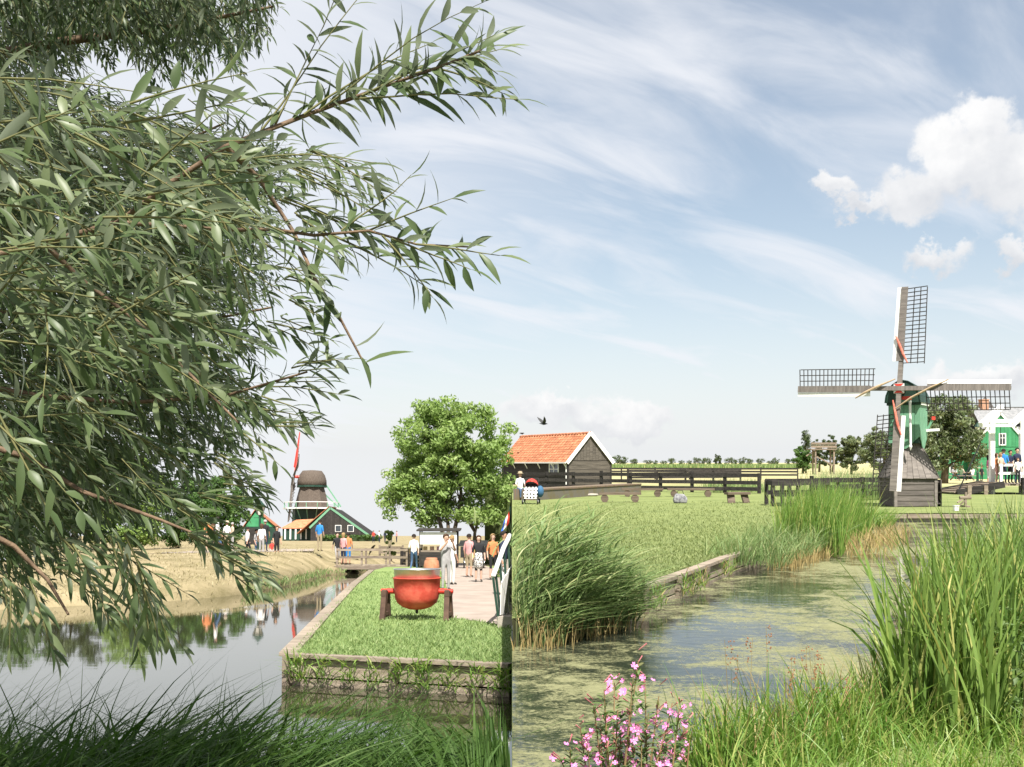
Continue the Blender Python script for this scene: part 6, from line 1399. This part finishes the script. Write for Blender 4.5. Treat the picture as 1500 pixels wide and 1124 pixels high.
def onb(px, rz, label, *a, y=57.4, **k): p = LP(px, 800, y); person((p.x, y, .09), rz, label, *a, side='L', **k)
onb(494, .5, 'person in black top and grey trousers crossing the footbridge', 'black', 'grey', pose='walk')
onb(503, 2.7, 'person in pink top with bare legs on the footbridge', 'pink', 'navy', bare=True, hair='fair', hk='long')
onb(510, 3.0, 'person in blue shorts and orange top on the footbridge', 'orange', 'blue', bare=True)
LPn(606, 838, 3.0, 'man in white shirt and jeans walking away behind the kettle', 'white', 'jeans', dike=False, pose='walk')
LPn(653, 866, .5, 'person in grey clothes raising a camera beside the red kettle', 'grey', 'grey', dike=False, pose='photo', hair='brown', h=1.70)
LPn(662, 857, 2.3, 'person in white top and white trousers behind the photographer', 'white', 'white', dike=False, hair='fair', h=1.66)
LPn(701, 853, .2, 'woman in black and white print dress standing on the path', 'black', 'black', dike=False, bare=True, hair='brown', hk='long', dress=mPRINT, h=1.66)
LPn(687, 846, 2.6, 'person in pink shirt and khaki shorts on the path', 'pink', 'khaki', dike=False, bare=True)
LPn(738, 872, 1.2, 'person in navy jacket and white trousers beside the white handrail', 'navy', 'white', dike=False, h=1.78)
LPn(722, 850, .4, 'person in orange top and black shorts near the handrail steps', 'orange', 'black', dike=False, bare=True, hair='fair', hk='long')
for i, (px, c, l) in enumerate(((547, 'red', 'red shirt'), (553, 'white', 'white shirt'), (559, 'navy', 'dark shirt'), (566, 'red', 'red jacket'), (572, 'pink', 'pink shirt'))):
    p = LP(px, 790, 150); person((p.x, 150+i*2, .66), i*1.3, 'tiny distant person in %s beyond the pale rail fence' % l + (' near the airy tree' if px == 566 else ''), c, 'navy', side='L')
# right-hand place
p = RP(757, 716, 46.6); q = (max(p.x, .30)+.05, 46.9, .04); person((.36, 47.0, .04), .3, 'person in white top and blue overalls sitting on the brick wall', 'white', 'jeans', pose='sit', hat='khaki', h=1.6)
D = 56; zb = .55
for px, y, rz, label, top, legs, kw in (
  (1470, 55.2, 2.6, 'man in bright blue shirt standing on the drawbridge', 'blue', 'navy', dict(h=1.82)), (1480, 55.6, .3, 'man in navy shirt leaning on the drawbridge rail', 'navy', 'black', dict(pose='rail', h=1.75)),
  (1490, 54.9, .2, 'tall man in navy polo shirt on the drawbridge', 'navy', 'jeans', dict(h=1.86)), (1491, 54.5, .1, 'child in white shirt in front of the navy polo man', 'white', 'black', dict(h=1.35, hair='brown', hk='long')),
  (1466, 55.0, .5, 'woman in beige top with bare legs behind the white rail', 'beige', 'khaki', dict(bare=True, hair='fair', hk='long', h=1.62, pose='folded')), (1460, 55.4, 1.0, 'woman in orange top with bare legs next to the bridge post', 'orange', 'pink', dict(bare=True, hair='brown', hk='long', h=1.6)),
  (1448, 57.2, .9, 'woman in plum top and white shorts before the bridge post', 'plum', 'white', dict(bare=True, hk='long', h=1.65))):
    p = RP(px, 690, y); person((p.x, y, zb if px > 1455 else .42), rz, label, top, legs, **kw)
p = RG(1438, 706); person((p.x, p.y, 0), .2, 'child in black clothes standing beside the lantern post', 'black', 'black', h=1.35, hair='fair')
p = RG(1424, 702); person((p.x, p.y, 0), 2.0, 'person in teal shirt and dark trousers walking past the picnic table', 'teal', 'black', pose='walk')
o = Vector((pt.location.x, pt.location.y, 0)); rr = Matrix.Rotation(R(8), 3, 'Z')
for (x, y, rz, label, top, hr) in ((-.6, -.72, math.pi, 'person in dark green shirt seated at the picnic table', 'green', 'dark'), (.55, -.72, math.pi, 'person in white shirt seated on the near picnic bench', 'white', 'dark'), (-.45, .72, 0, 'person in grey shirt seated behind the picnic table', 'grey', 'fair'), (.35, .72, 0, 'person in beige top seated behind the picnic table', 'beige', 'brown')):
    v = o + rr @ Vector((x, y, 0)); person((v.x, v.y, .07), rz+R(8), label, top, 'jeans', pose='sit', hair=hr)
# ================================================================== settle the left-hand place on its own slope
bpy.context.view_layer.update()
for o in LEFT: o.matrix_basis = RL @ o.matrix_basis
